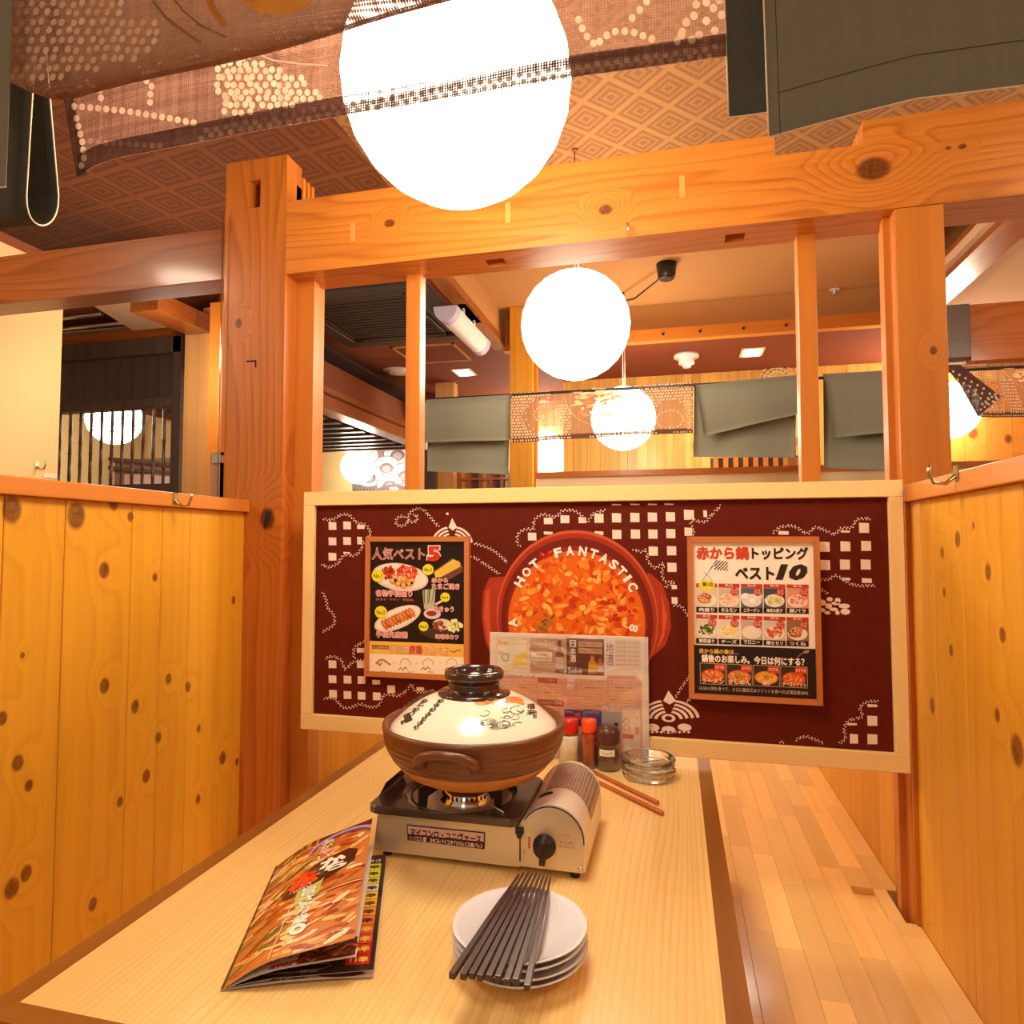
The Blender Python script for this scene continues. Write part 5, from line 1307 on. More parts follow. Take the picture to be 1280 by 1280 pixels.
cp.ring(.72, .17, .34, .15, .03, (190, 150, 196), 14, 24, 180, 360); cp.ring(.72, .17, .31, .125, .02, (120, 80, 120), 14.5, 24, 190, 350)
for x, y, rx, ry, c in [(.6, .13, .05, .012, (150, 170, 60)), (.35, .27, .14, .012, (110, 150, 50)), (.3, .29, .12, .01, (140, 170, 70)), (.25, .47, .02, .01, (70, 60, 40))]: cp.ell(x, y, rx, ry, c, 15, 10, -.4)
cp.poly([(.26, .52), (.28, .42), (.40, .34), (.58, .28), (.80, .25), (.90, .29), (.88, .39), (.74, .44), (.56, .50), (.34, .54)], (58, 22, 18), 16)
cp.text('赤', .30, .36, .54, .49, (232, 62, 34), .05, 19)
cp.text('か', .56, .29, .78, .375, (255, 246, 232), .045, 19); cp.text('ら', .62, .36, .80, .42, (255, 246, 232), .045, 19)
cp.poly([(.40, .52), (.62, .475), (.60, .60), (.40, .65)], (186, 190, 90), 16)
cp.text('旨さ万歳。', .45, .515, .57, .88, (236, 250, 236), .02, 19, vertical=True)
cp.text('ＡＫＡＫＡＲＡ', .32, .495, .52, .512, (250, 230, 220), .02, 19)
cp.text('あか辛い', .50, .07, .62, .28, (250, 236, 216), .012, 19, vertical=True)
cp.line([(.38, .66), (.34, .99)], .008, (244, 220, 190), 18); cp.line([(.38, .66), (.62, .47)], .006, (244, 220, 190), 18)
for k in range(4): cp.ring(.85, .62, .30 - .02 * k, .05 - .004 * k, .008, [(90, 40, 26), (226, 140, 80), (160, 70, 36), (250, 200, 140)][k], 17 + k * .3, 20, 170, 350)
cp.build('cover_print', M_gloss, t)
cp = Curved(mid1, .00012)
cp.rect(0.0, .0, 1, 1, (232, 214, 200), 1, 10); cp.rect(.55, .86, .99, .99, (110, 40, 30), 2, 5)
cp.scatter([(rr.uniform(.6, .98), rr.uniform(.88, .98), .05, .008, rr.uniform(-.5, .5), rr.choice([(150, 60, 40), (90, 30, 24), (190, 100, 60)])) for k in range(40)], 3, .3)
cp.text('ラーメン・トッピング', .22, .93, .72, .955, (150, 40, 30), .02, 12); cp.text('490円', .34, .965, .58, .995, (180, 40, 26), .04, 12)
cp.build('inner_print', M_gloss, t)
cp = Curved(mid2, .00012)
cp.rect(0, 0, 1, 1, (44, 28, 26), 1, 10)
seg = [(236, 232, 60), (236, 232, 60), (240, 220, 60), (232, 214, 200), (246, 200, 66), (244, 176, 60), (240, 150, 60), (236, 120, 60), (230, 96, 50), (222, 70, 44), (206, 44, 34), (196, 34, 30)]
for k, c in enumerate(seg):
    y = .10 + k * .072; cp.rect(.80, y, .965, y + .068, c, 3, 2); cp.text('%d辛' % max(k, 1), .83, y + .018, .95, y + .054, (50, 24, 20) if k < 8 else (250, 220, 90), .03, 5)
cp.text('辛さ', .83, .05, .96, .09, (240, 230, 220), .03, 5)
cp.ring(.45, .95, .26, .03, .01, (140, 110, 100), 4, 20); cp.text('税込', .5, .965, .62, .985, (200, 180, 170), .0, 5)
cp.build('spice_scale_print', M_gloss, t)
cp = Curved(base_, .00012); cp.rect(0, 0, 1, 1, (238, 214, 206), 1, 8)
cp.text('580円（税別）', .30, .965, .55, .99, (70, 40, 36), .02, 3); cp.ell(.78, .975, .16, .02, (110, 50, 50), 3, 18); cp.build('back_page_print', M_gloss, t)

# ================================================================== curtains
GREY = (142, 132, 110)
M_grey = fabric('grey_green_cotton', GREY, 1.0, (900, 900), .22, .9)
M_greyb = fabric('grey_green_cotton_dark', (92, 88, 76), 1.0, (900, 900), .15, .9)  # darker tone of the same cotton, for the back and folded panels
M_sheer = fabric('sheer_brown_weave', (176, 126, 108), .60, (330, 330), .45, .6)
M_sheer2 = fabric('sheer_brown_weave_double', (150, 108, 82), .93, (330, 330), .4, .5)
M_hem = fabric('sheer_hem', (96, 62, 54), .93, (330, 330), .3, .7)
M_selv = plain('pale_selvedge', (236, 214, 186), .8)
M_stitch = plain('dark_stitching', (44, 40, 34), .9)
def dotmat():
    s = NT('cloth_print', .9, .1); a = s.n('ShaderNodeVertexColor', layer_name='Col'); s.color(a.outputs['Color'])
    tr = s.n('ShaderNodeBsdfTranslucent'); s.put(tr.inputs['Color'], a.outputs['Color'])
    tp = s.n('ShaderNodeBsdfTransparent'); m1 = s.n('ShaderNodeMixShader'); m1.inputs[0].default_value = .6
    m2 = s.n('ShaderNodeMixShader'); m2.inputs[0].default_value = .85
    s.t.links.new(s.b.outputs[0], m1.inputs[1]); s.t.links.new(tr.outputs[0], m1.inputs[2])
    s.t.links.new(tp.outputs[0], m2.inputs[1]); s.t.links.new(m1.outputs[0], m2.inputs[2])
    s.t.links.new(m2.outputs[0], s.t.nodes['Material Output'].inputs['Surface']); return s.m
M_dot = dotmat()
def poly_at(pts, u):
    x = u * (len(pts) - 1); i = min(int(x), len(pts) - 2); f_ = x - i
    return tuple(pts[i][k] + (pts[i + 1][k] - pts[i][k]) * f_ for k in range(len(pts[0])))
def resample(pts, n=41):
    d = [0]
    for a, b_ in zip(pts, pts[1:]): d.append(d[-1] + math.dist(a[:2], b_[:2]))
    out = []
    for k in range(n):
        q = d[-1] * k / (n - 1); i = 0
        while i < len(d) - 2 and d[i + 1] < q: i += 1
        f_ = (q - d[i]) / max(d[i + 1] - d[i], 1e-9); out.append(tuple(pts[i][j] + (pts[i + 1][j] - pts[i][j]) * f_ for j in range(2)))
    return out
def hang(bot, Y, ztop, ripple=.004, freq=16, left_up=None, right_up=None):
    """cloth hanging at depth Y from ztop down to the hem whose outline is seen at the pixels bot"""
    bot = resample(bot, 61); yf = lambda x: Y + ripple * math.sin(x * freq)
    B = []
    for (px, py) in bot:
        p = at(px, py, Y); p = at(px, py, yf(p.x)); B.append(p)
    s0 = s1 = 0.0
    if left_up: q = at(left_up[0], left_up[1], Y); s0 = (q.x - B[0].x) / (q.z - B[0].z)
    if right_up: q = at(right_up[0], right_up[1], Y); s1 = (q.x - B[-1].x) / (q.z - B[-1].z)
    def fn(u, v):
        p = Vector(poly_at([tuple(b) for b in B], u)); z = p.z + (ztop - p.z) * v
        x = p.x + (s0 * (1 - u) + s1 * u) * (z - p.z)
        return (x, yf(x), z)
    return fn, yf
# ---- near curtain, hung across the booth entrance on a wooden rod
NR = .66; ZR = 2.03
t = thing('curtain_rod', 'round wooden rod carrying the entrance curtains, above the frame', 'rod', (-.33, NR + .02, ZR))
MB().cyl((-1.2, NR + .02, ZR), (.56, NR + .02, ZR), .012).build('pole', M_beamx, t)
for x in (-1.18, .54): MB().box(x - .012, x + .012, NR + .01, NR + .035, ZR, 2.60).build('bracket', M_beamx, t)
grp = 'entrance curtain panels'
t = thing('sheer_curtain', 'brown sheer dotted curtain panel in front of the big lantern', 'curtain', (-.45, NR, ZR), 'entrance curtain panels')
Y1 = NR + .03
hem = [(97, 222), (120, 207), (150, 197), (200, 188), (300, 168), (400, 150), (500, 134), (600, 117), (700, 100), (730, 95), (800, 86), (908, 71)]
fn, yf = hang(hem, Y1, ZR - .012, .005, 13, (75, 108), (906, 0))
MB().sheet(fn, 60, 14).build('cloth', M_sheer, t)
hfn = lambda u, v: tuple(Vector(fn(u, 0)).lerp(Vector((fn(u, 0)[0], 0, fn(u, 0)[2] + .022)), v) * 1.0)
def hemfn(u, v):
    p = fn(u, 0); w = .024 if u > .06 else .024 + (.06 - u) * .1
    return (p[0], yf(p[0]) - .0012, p[2] + w * v)
MB().sheet(hemfn, 60, 2).build('hem', M_hem, t)
MB().sheet(lambda u, v: (fn(0, v)[0] + .016 * u, fn(0, v)[1] - .0015, fn(0, v)[2]), 1, 14).build('hem', M_hem, t)
def near_print(yf_, k=2.783, ox=0):
    def f_(x, y, L):
        px, py = ox + x / k, y / k; p = at(px, py, Y1); return at(px, py, yf_(p.x) - .0022 - L)
    return f_
DOT = (250, 222, 190); DOTD = (196, 156, 130)
def dots_line(p, pts, sp, r, c=DOT):
    d = 0.0; last = None
    for a, b_ in zip(pts, pts[1:]):
        L = math.dist(a, b_); q = 0 if last is None else sp - last
        while q <= L:
            x, y = a[0] + (b_[0] - a[0]) * q / L, a[1] + (b_[1] - a[1]) * q / L; p.ell(x, y, r * .92, r * 1.05, c, 1, 14); q += sp
        last = L - (q - sp)
def inpoly(x, y, P):
    c = False; j = len(P) - 1
    for i in range(len(P)):
        if (P[i][1] > y) != (P[j][1] > y) and x < (P[j][0] - P[i][0]) * (y - P[i][1]) / (P[j][1] - P[i][1]) + P[i][0]: c = not c
        j = i
    return c
dpn = Print(near_print(yf), .0002); rr = random.Random(4)
for pts in [[(258, 370), (340, 376), (450, 388), (560, 406), (700, 432)], [(268, 328), (280, 300), (300, 288), (325, 290), (345, 305), (352, 345)], [(486, 240), (520, 258), (556, 226), (600, 232), (640, 216), (690, 202), (730, 210), (758, 240), (762, 275), (750, 310), (785, 335), (785, 368), (775, 405)],
            [(500, 255), (508, 280), (528, 296), (523, 330), (522, 365)], [(266, 412), (275, 450), (286, 492), (292, 550), (280, 586)]]: dots_line(dpn, pts, 28, 11.5)
fld = [(780, 155), (850, 178), (940, 230), (1030, 250), (1100, 322), (1140, 345), (1000, 372), (850, 396), (800, 400), (775, 320), (765, 250)]
for i in range(18):
    for j in range(12):
        x, y = 760 + i * 27 + (j % 2) * 13 + rr.uniform(-5, 5), 150 + j * 24 + rr.uniform(-4, 4)
        if inpoly(x, y, fld): dpn.ell(x, y, 10.5, 12, DOT, 1, 14)
dots_line(dpn, [(315, 490), (345, 497), (430, 500), (520, 506), (580, 508)], 27, 10, DOTD)
for i in range(60):
    x = 700 + i * 34
    if x > 2490: break
    for q in (0, 1):
        xx = x + q * 18; px = xx / 2.783; hy = [p for p in resample(hem, 200) if abs(p[0] - px) < 4]
        if hy: dpn.ell(xx, hy[0][1] * 2.783 - 16 - 22 * q + rr.uniform(-4, 4), 10, 10, DOTD, 1, 12)
dots_line(dpn, [(x + 1113, y) for x, y in [(900, 68), (915, 105), (935, 135), (960, 160), (985, 130), (1020, 110), (1055, 108), (1090, 112), (1125, 125), (1165, 140)]], 33, 13)
dots_line(dpn, [(x + 1113, y) for x, y in [(1150, -30), (1140, 0), (1115, 32), (1083, 66)]], 38, 13); dots_line(dpn, [(x + 1113, y) for x, y in [(1275, 75), (1255, 122), (1240, 150)]], 38, 13)
for x, y in [(140, 15), (175, 8), (200, 28), (228, 52), (132, 55), (175, 72), (105, 78), (205, 107), (88, 122), (150, 122), (125, 138), (150, -20), (190, -25), (220, 0)]: dpn.ell(x + 2282, y, 14, 15, DOT, 1, 14)
dpn.line([(830, 152), (880, 180), (950, 210), (1050, 222), (1140, 228)], 6, (226, 176, 150), 1)
dpn.build('dot_print', M_dot, t)['kind'] = 'stuff'
# the panel thrown forward over the rod, hanging in front at the upper left
t = thing('sheer_curtain', 'dense brown dotted curtain fold rolled across the upper left corner', 'curtain', (-.6, NR - .05, ZR), 'entrance curtain panels')
Y2 = NR - .045
lip = [(-60, 60), (-10, 88), (15, 100), (45, 112), (70, 111), (130, 95), (200, 77), (300, 51), (400, 26), (520, -8), (640, -45)]
f2, yf2 = hang(lip, Y2, ZR + .012, .003, 17)
def rollf(u, v):
    # v 0..1: from the back, round the lip, then up the front
    p = Vector(f2(u, 0)); r = .016
    if v < .35:
        a = PI * (v / .35); return (p.x, Y2 + r - r * math.cos(a) * -1 + .0 if False else Y2 + r + r * math.cos(a), p.z + r - r * math.sin(a))
    w = (v - .35) / .65; q = f2(u, w); return (q[0], Y2 + .003 * math.sin(q[0] * 17) * w, q[2] + r * (1 - w))
MB().sheet(rollf, 50, 30).build('cloth', M_sheer2, t)
d2 = Print(lambda x, y, L: at(x / 2.783, y / 2.783, Y2 + .003 * math.sin(at(x / 2.783, y / 2.783, Y2).x * 17) * .5 - .003 - L), .0002)
for i in range(22):
    for j in range(10):
        x, y = 25 + i * 35 + (j % 2) * 17 + rr.uniform(-6, 6), -20 + j * 32 + rr.uniform(-5, 5)
        if y < 285 - max(0, x - 190) * .27 and x < 590 - .3 * y and not (x > 430 and y < 60): d2.ell(x, y, 10, 13, (246, 212, 178), 1, 12, .5)
for k, (x, y, rx, ry) in enumerate([(965, -10, 112, 62), (860, -30, 60, 40)]): d2.ell(x, y, rx, ry, (230, 160, 56), 1 + k, 28)
d2.line([(725, -10), (740, 30), (760, 60), (785, 85)], 24, (196, 132, 44), 1); d2.line([(530, 0), (575, 60), (640, 110), (700, 150)], 9, (150, 104, 60), 1); d2.line([(600, -10), (640, 40), (700, 90), (790, 130)], 7, (140, 96, 56), 1)
for k in range(4): d2.line([(25, 165 - 38 * k), (300, 95 - 38 * k), (620, 20 - 38 * k)], 2.2, (190, 160, 150), 1)
for x in (115, 215, 320, 430): d2.line([(x, 0), (x - 6, 130), (x + 2, 240 - x * .1)], 2, (180, 150, 140), 1)
d2.build('dot_print', M_dot, t)['kind'] = 'stuff'
# grey panels right
def grey_panel(label, bot, Y, left_up, parent=None, stitch=None, ztop=ZR - .012, mat=None, rip=.003):
    t = thing('grey_curtain', label, 'curtain', tuple(at(bot[0][0], bot[0][1], Y)), grp)
    f_, y_ = hang(bot, Y, ztop, rip, 12, left_up)
    MB().sheet(f_, 40, 10, thick=.0012).build('cloth', mat or M_grey, t)
    a, b_ = [f_(0, v / 8) for v in range(9)], [f_(u / 30, 0) for u in range(31)]
    MB().tube([(p[0], p[1] - .0006, p[2]) for p in a], .0009, 6).build('selvedge', M_selv, t)
    MB().tube([(p[0], p[1] - .0006, p[2]) for p in b_], .0008, 6).build('selvedge', M_selv, t)
    if stitch:
        x0 = stitch
        MB().sheet(lambda u, v: (f_(x0, .0)[0] + (f_(x0, v)[0] - f_(x0, 0)[0]) + .0006 * u, f_(x0, v)[1] - .0016, f_(x0, v)[2]), 1, 8).build('seam', M_stitch, t)
        MB().sheet(lambda u, v: (f_(x0 + u * (1 - x0), 0)[0], f_(x0 + u * (1 - x0), 0)[1] - .0016, f_(x0 + u * (1 - x0), 0)[2] + .040 + .0006 * v), 30, 1).build('seam', M_stitch, t)
    return t
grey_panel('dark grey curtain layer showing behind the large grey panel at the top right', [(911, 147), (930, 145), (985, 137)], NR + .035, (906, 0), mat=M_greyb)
grey_panel('large plain grey-green curtain panel across the top right corner', [(961, 172), (1000, 161), (1079, 140), (1143, 124), (1200, 117), (1280, 107), (1360, 98)], NR - .005, (955, 0), stitch=.035)
# grey panel left: folded up in a U, seen from its edge
t = thing('grey_curtain', 'dark grey curtain folded up into a U at the upper left edge', 'curtain', tuple(at(20, 280, NR)), grp)
def uf(u, v):
    # v: 0 front top .. .4 front bottom .. .6 back bottom .. 1 back top
    xe = -110 * u
    if v < .4: w = v / .4; px, py, Y = 44 - 11 * w, 60 + 185 * w, NR + .035
    elif v < .6:
        a = PI * (v - .4) / .2; px, py, Y = 53 - 20 * math.cos(a), 245 + 37 * math.sin(a) ** .8, NR + .065 - .03 * math.cos(a)
    else: w = (v - .6) / .4; px, py, Y = 73 - 16 * w, 245 - 185 * w, NR + .095
    return at(px + xe, py + (8 * u if .35 < v < .65 else 0), Y)
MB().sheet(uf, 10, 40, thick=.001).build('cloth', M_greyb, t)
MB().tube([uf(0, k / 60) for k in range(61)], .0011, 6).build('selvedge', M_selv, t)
t = grey_panel('narrow lighter grey curtain edge at the far left of the frame', [(-60, 236), (-20, 236), (8, 234)], NR - .07, None, ztop=ZR)
# ---- far curtains of the opposite booth
FY = 2.85
zr = at(760, 487, FY).z
t = thing('curtain_rod', 'thin dark rod carrying the far folded curtains across the aisle', 'rod', (0, FY, zr))
MB().cyl((at(519, 500, FY).x, FY, zr - .0), (1.75, FY, zr), .006).build('pole', M_iron, t)
for x in (at(519, 500, FY).x + .01, at(1012, 480, FY).x): MB().cyl((x, FY, zr), (x, FY, 2.60), .002, seg=8).build('hanger', M_iron, t)
def far_grey(label, flap, back, group='far grey curtain panels'):
    t = thing('grey_curtain', label, 'curtain', tuple(at(flap[3][0], flap[3][1], FY)), group)
    def q(P, Y, bulge):
        A = [at(p[0], p[1], Y) for p in P]
        def f_(u, v):
            top = A[0].lerp(A[1], u); bo = A[3].lerp(A[2], u); p = top.lerp(bo, v); p.y += bulge * math.sin(PI * v) + .006 * math.sin(u * 9) * v; return p
        return f_
    f_ = q(flap, FY - .03, -.012)
    MB().sheet(lambda u, v: (lambda p: (p[0], p[1] + (.03 * (1 - min(1, v * 6))), p[2]))(f_(u, v)), 16, 14, thick=.0015).build('front_fold', M_farg, t)
    MB().sheet(q(back, FY + .02, .0), 16, 10, thick=.0015).build('back_layer', M_farg, t)
    return t
M_farg = fabric('grey_green_cotton_far', (134, 132, 116), 1.0, (900, 900), .2, .93)
far_grey('folded grey-green far curtain left of the far dotted sheer', [(531, 497), (639, 490), (638, 550), (526, 553)], [(535, 500), (638, 494), (635, 593), (534, 589)])
far_grey('folded grey far curtain right of the far dotted sheer, its flap askew', [(869, 478), (1001, 466), (1009, 515), (880, 545)], [(868, 480), (996, 470), (994, 572), (867, 571)])
far_grey('folded grey far curtain just left of the right cedar post', [(1030, 465), (1150, 458), (1152, 537), (1041, 547)], [(1029, 468), (1150, 460), (1150, 590), (1030, 584)])
def far_sheer(label, quad, seed, dots=260):
    t = thing('sheer_curtain', label, 'curtain', tuple(at(quad[3][0], quad[3][1], FY)), 'far sheer curtain panels')
    A = [at(p[0], p[1], FY) for p in quad]
    f_ = lambda u, v: A[0].lerp(A[1], u).lerp(A[3].lerp(A[2], u), v) + Vector((0, .008 * math.sin(u * 14) * v, 0))
    MB().sheet(f_, 30, 8).build('cloth', M_sheerf, t)
    MB().sheet(lambda u, v: f_(u, .9 + .1 * v) + Vector((0, -.002, 0)), 30, 2).build('hem', M_hem, t)
    p = Print(lambda x, y, L: f_(x, y) + Vector((0, -.004 - L, 0)), .0002); rr = random.Random(seed); asp = (A[3] - A[0]).length / (A[1] - A[0]).length
    n = 0
    for i in range(62):
        for j in range(17):
            u, v = (i + .5 * (j % 2)) / 62 + rr.uniform(-.003, .003), (j + .5) / 17
            d1 = math.hypot((u - .17), (v - .5) * asp); d2 = math.hypot(u - .5, (v - .1) * asp)
            keep = (u < .03 or u > .97 or (d1 > .105 and u < .22) or (.25 < u < .34 and v > .3) or (u > .68 + .12 * math.sin(v * 3) and not (math.hypot(u - .88, (v - .7) * asp) < .10)) or (v > .93 and int(u * 9) % 2 == 0)) and d2 > .19
            if keep: p.ell(u, v, .0055, .0055 / asp, (250, 226, 196), 1, 8); n += 1
    for k in range(26):
        a = k * .42; q = .012 + .0035 * k; p.ell(.17 + q * math.cos(a), .5 + q * math.sin(a) / asp, .005, .005 / asp, (250, 226, 196), 1, 8)
    for k in range(20): a = k * PI / 10; p.ell(.88 + .07 * math.cos(a), .72 + .05 * math.sin(a) / asp, .005, .005 / asp, (250, 226, 196), 1, 8)
    p.ring(.5, .05, .20, .20 / asp, .006, (240, 190, 150), 2, 30, 10, 170)
    p.scatter([(.5 + q * math.cos(a), .06 + abs(q * math.sin(a)) / asp, rr.uniform(.008, .03), rr.uniform(.008, .02) / asp, rr.uniform(0, 3), rr.choice([(250, 190, 150), (240, 150, 110), (252, 214, 150), (250, 226, 196)])) for q, a in [(rr.uniform(0, .16), rr.uniform(0, PI)) for _ in range(60)]], 2, .3)
    for k in range(14): p.line([(.25 + .045 * k, rr.uniform(0, .4)), (.25 + .045 * k, rr.uniform(.5, .9))], .0015, (240, 200, 180), 1.5)
    p.build('dot_print', M_dot, t)['kind'] = 'stuff'; return t
M_sheerf = fabric('sheer_brown_weave_far', (164, 118, 94), .72, (120, 120), .5, .8)
far_sheer('far dotted sheer curtain with a lantern glowing through it, above the red board', [(640, 491), (866, 477), (866, 541), (640, 553)], 3)
far_sheer('far dotted sheer curtain bunched at the right edge behind the cedar post', [(1187, 456), (1400, 449), (1400, 524), (1222, 521)], 8)
t = thing('sheer_curtain', 'twisted dark corner of far sheer curtain beside the right cedar post', 'curtain', tuple(at(1222, 520, FY - .02)), 'far sheer curtain panels')
A = [at(1180, 456, FY - .02), at(1200, 456, FY - .02), at(1251, 496, FY - .02), at(1222, 521, FY - .02), at(1199, 480, FY - .02)]
MB().prism(A, (0, -.002, 0)).build('cloth', M_hem, t)
p = Print(lambda x, y, L: at(x, y, FY - .023 - L), .0002)
for i in range(9):
    for k in (0, 1, 2): p.ell(1184 + i * 7.6 - k * 2, 460 + i * 4.3 + k * 6 + (i > 6) * 2, 1.7, 1.7, (250, 226, 196), 1, 8)
for i in range(5): p.ell(1226 + i * 5, 512 - i * 3.4, 1.7, 1.7, (250, 226, 196), 1, 8); p.ell(1228 + i * 4, 505 - i * 3, 1.7, 1.7, (250, 226, 196), 1, 8)
p.build('dot_print', M_dot, t)['kind'] = 'stuff'

# ================================================================== coat hooks
def hook(X, px, py, side, label):
    c = atX(px, py, X); t = thing('coat_hook', label, 'hook', tuple(c)); s_ = side
    MB().box(c.x - .0, c.x + s_ * .003, c.y - .008, c.y + .008, c.z - .016, c.z + .012, .001).build('back_plate', M_brass, t)
    MB().tube([(c.x + s_ * .002, c.y, c.z - .006), (c.x + s_ * .018, c.y, c.z - .020), (c.x + s_ * .036, c.y, c.z - .018), (c.x + s_ * .044, c.y, c.z), (c.x + s_ * .043, c.y, c.z + .012)], [.0035, .0035, .0032, .003, .0034], 10).build('hook_arm', M_brass, t)
    return t
hook(XL + .017, 219, 622, 1, 'brass coat hook on the left wall cap rail')
hook(XR - .014, 1196, 590, -1, 'brass coat hook on the right wall cap rail')

# ================================================================== what stands beyond the booth
def slab(px0, py0, px1, py1, Y, depth=.04):
    """upright box whose front face covers the pixel box at depth Y"""
    a = at((px0 + px1) / 2, py0, Y); c = at((px0 + px1) / 2, py1, Y); l = at(px0, (py0 + py1) / 2, Y); r_ = at(px1, (py0 + py1) / 2, Y)
    return box(l.x, r_.x, Y, Y + depth, c.z, a.z)
def locp(px, py, Y): return tuple(at(px, py, Y))
M_ced = wood('cedar_slats', (240, 186, 96), (206, 136, 54), 'z', rings=6, contrast=.8, vary=.35)
M_gold = wood('golden_knotty_boards', (206, 130, 54), (168, 94, 30), 'z', rings=5, contrast=.6, vary=.15, knots=[(tuple(at(1218, 541, 5.15)), .035), (tuple(at(1262, 548, 5.15)), .03), (tuple(at(1213, 530, 5.15)), .015)])
M_emit = lamp_mat('downlight_panel', 9, (1, .94, .8))
# ---- far slatted wall
FWY = 5.2
xa, xb = at(704, 520, FWY).x, at(1010, 520, FWY).x
t = struct(box(xa, 3.1, FWY + .012, FWY + .05, 0, 2.5).build('wall_slatted', M_ced))
x = xa; rr = random.Random(2)
while x < xb + .5:
    w = rr.uniform(.058, .082); box(x + .001, x + w - .001, FWY - rr.uniform(0, .006), FWY + .012, 0.9, 2.499).build('slat', M_ced, t); x += w
while x < 3.1:
    w = rr.uniform(.12, .16); box(x + .001, min(x + w, 3.1) - .001, FWY - .03, FWY + .012, .9, 2.3).build('slat', M_gold, t); x += w
o = slab(866, 549, 1010, 556, FWY - .03, .024).build('picture_rail', M_railx); tag(o, 'thin wooden rail across the far slatted wall under the askew curtain flap', 'rail')
t = thing('carved_ornament', 'small pale carved fan ornament on the far slatted wall above the grey flap', 'ornament', locp(971, 468, FWY - .02))
m = MB(); c = at(971, 470, FWY - .015)
for q in range(4): m.tube([(c.x + (.03 + .03 * q) * math.cos(PI * k / 10), FWY - .02, c.z - .02 + (.03 + .025 * q) * math.sin(PI * k / 10)) for k in range(11)], .006, 5)
for k in range(1, 8): m.tube([(c.x + .03 * math.cos(PI * k / 8), FWY - .02, c.z - .02 + .03 * math.sin(PI * k / 8)), (c.x + .12 * math.cos(PI * k / 8), FWY - .02, c.z - .02 + .10 * math.sin(PI * k / 8))], .005, 5)
m.build('fretwork', M_cream, t)
# left of the slats: brown panel, cream wall with a board, timber post
struct(slab(672, 440, 704, 600, 5.9, .04).build('wall_cream', M_cream)); 
o = slab(703, 454, 722, 476, FWY - .05, .03).build('timber_block', M_beamx); tag(o, 'brown timber block at the left end of the far slatted wall', 'block')
struct(slab(668, 468, 764, 604, 6.4, .05).build('wall_cream.001', M_white))
o = slab(700, 565, 759, 574, 6.3, .05).build('wall_board', M_beamx); tag(o, 'short reddish board on the far cream wall right of the small lantern', 'board')
struct(slab(745, 555, 770, 598, 6.2, .05).build('wall_slatted.001', M_ced))
t = thing('timber_post', 'golden wooden post at the corner of the opposite booth, left of the dotted sheer', 'post', (at(652, 600, 4.02).x, 4.02, 0))
a, b_ = at(637, 520, 4.02).x, at(666, 520, 4.02).x
box(a, b_, 4.02, 4.13, 0, 2.699).build('post_body', M_pine, t, bevel=.003)
box(b_, b_ + .02, 4.04, 4.10, 0, 2.699).build('jamb', M_jamb, t); b_ = at(670, 590, 3.3).x - .02
# half wall of the opposite booth with wooden cap
struct(box(b_ + .02, 3.1, 3.30, 3.36, 0, at(860, 593, 3.3).z).build('wall_half', M_white))
o = box(b_ + .02, 1.72, 3.28, 3.38, at(860, 593, 3.3).z, at(860, 586, 3.3).z).build('wall_cap_rail', M_railx); tag(o, 'wooden cap rail on the white half wall across the aisle', 'rail')
# small grille under the askew curtain
t = thing('wooden_lattice', 'dark little slatted window seen under the askew grey curtain', 'window', locp(945, 582, 4.6))
slab(888, 571, 1000, 592, 4.62, .02).build('backing', M_dark, t)
for k in range(9): slab(892 + 12.5 * k, 571, 898 + 12.5 * k, 591, 4.59, .02).build('bar', M_rail, t)
slab(990, 546, 1000, 1100, 4.58, .04).build('frame_post', M_beamx, t)
# ---- behind the left grey curtain
t = thing('timber_post', 'tan post rising to the ceiling behind the left grey curtain', 'post', (at(556, 600, 5.0).x, 5.0, 0))
o = slab(544, 478, 567, 640, 5.0, .1).build('post_body', M_tan, t)
o = slab(524, 562, 544, 640, 4.9, .06).build('dark_door_jamb', M_dark); tag(o, 'dark stained upright between the slim stud and the tan post', 'post')
t = thing('shoji_lattice', 'reddish lattice window under the left grey curtain', 'window', locp(600, 605, 5.1))
slab(572, 588, 640, 640, 5.14, .02).build('pane', M_white, t)
for k in range(4): slab(573 + 15 * k, 588, 586 + 15 * k, 640, 5.12, .015).build('panel', M_dark if k % 2 else M_tan, t)
for k in range(6): slab(571 + 13.5 * k, 588, 575 + 13.5 * k, 640, 5.09, .03).build('mullion', M_beamx, t)
slab(570, 597, 642, 600, 5.08, .02).build('cross_bar', M_beamx, t)
o = slab(525, 553, 533, 567, 5.05, .04).build('wall_switch', M_whitep); tag(o, 'small white box on the upright just left of the left grey curtain', 'switch')
# ---- ceiling of the left bay: cassette, hanging unit, hatch, downlights
def pz(px, py, z): return atZ(px, py, z)
ZL = 2.50
br = pz(590, 416, ZL); bl = pz(437, 429, ZL); tr_ = pz(534, 350, ZL)
yF = (br.y + bl.y) / 2; xR = tr_.x * .5 + br.x * .5; xL = bl.x; yN = 2.98
t = thing('air_conditioner', 'dark ceiling cassette air conditioner left of the second lantern', 'air conditioner', ((xL + xR) / 2, (yN + yF) / 2, ZL - .03))
w = .09
for (a, b_, c_, d_) in ((xL, xR, yN, yN + w), (xL, xR, yF - w, yF), (xL, xL + w, yN + w, yF - w), (xR - w, xR, yN + w, yF - w)): box(a, b_, c_, d_, ZL - .035, ZL - .001, .006).build('frame_side', M_acdark, t)
box(xL + w + .05, xR - w - .05, yN + w + .05, yF - w - .05, ZL - .03, ZL - .012, .004).build('intake_grille', M_acdark, t)
for k in range(14):
    y = yN + w + .08 + (yF - yN - 2 * w - .16) * k / 13; box(xL + w + .07, xR - w - .07, y, y + .008, ZL - .034, ZL - .030).build('grille_bar', M_black, t)
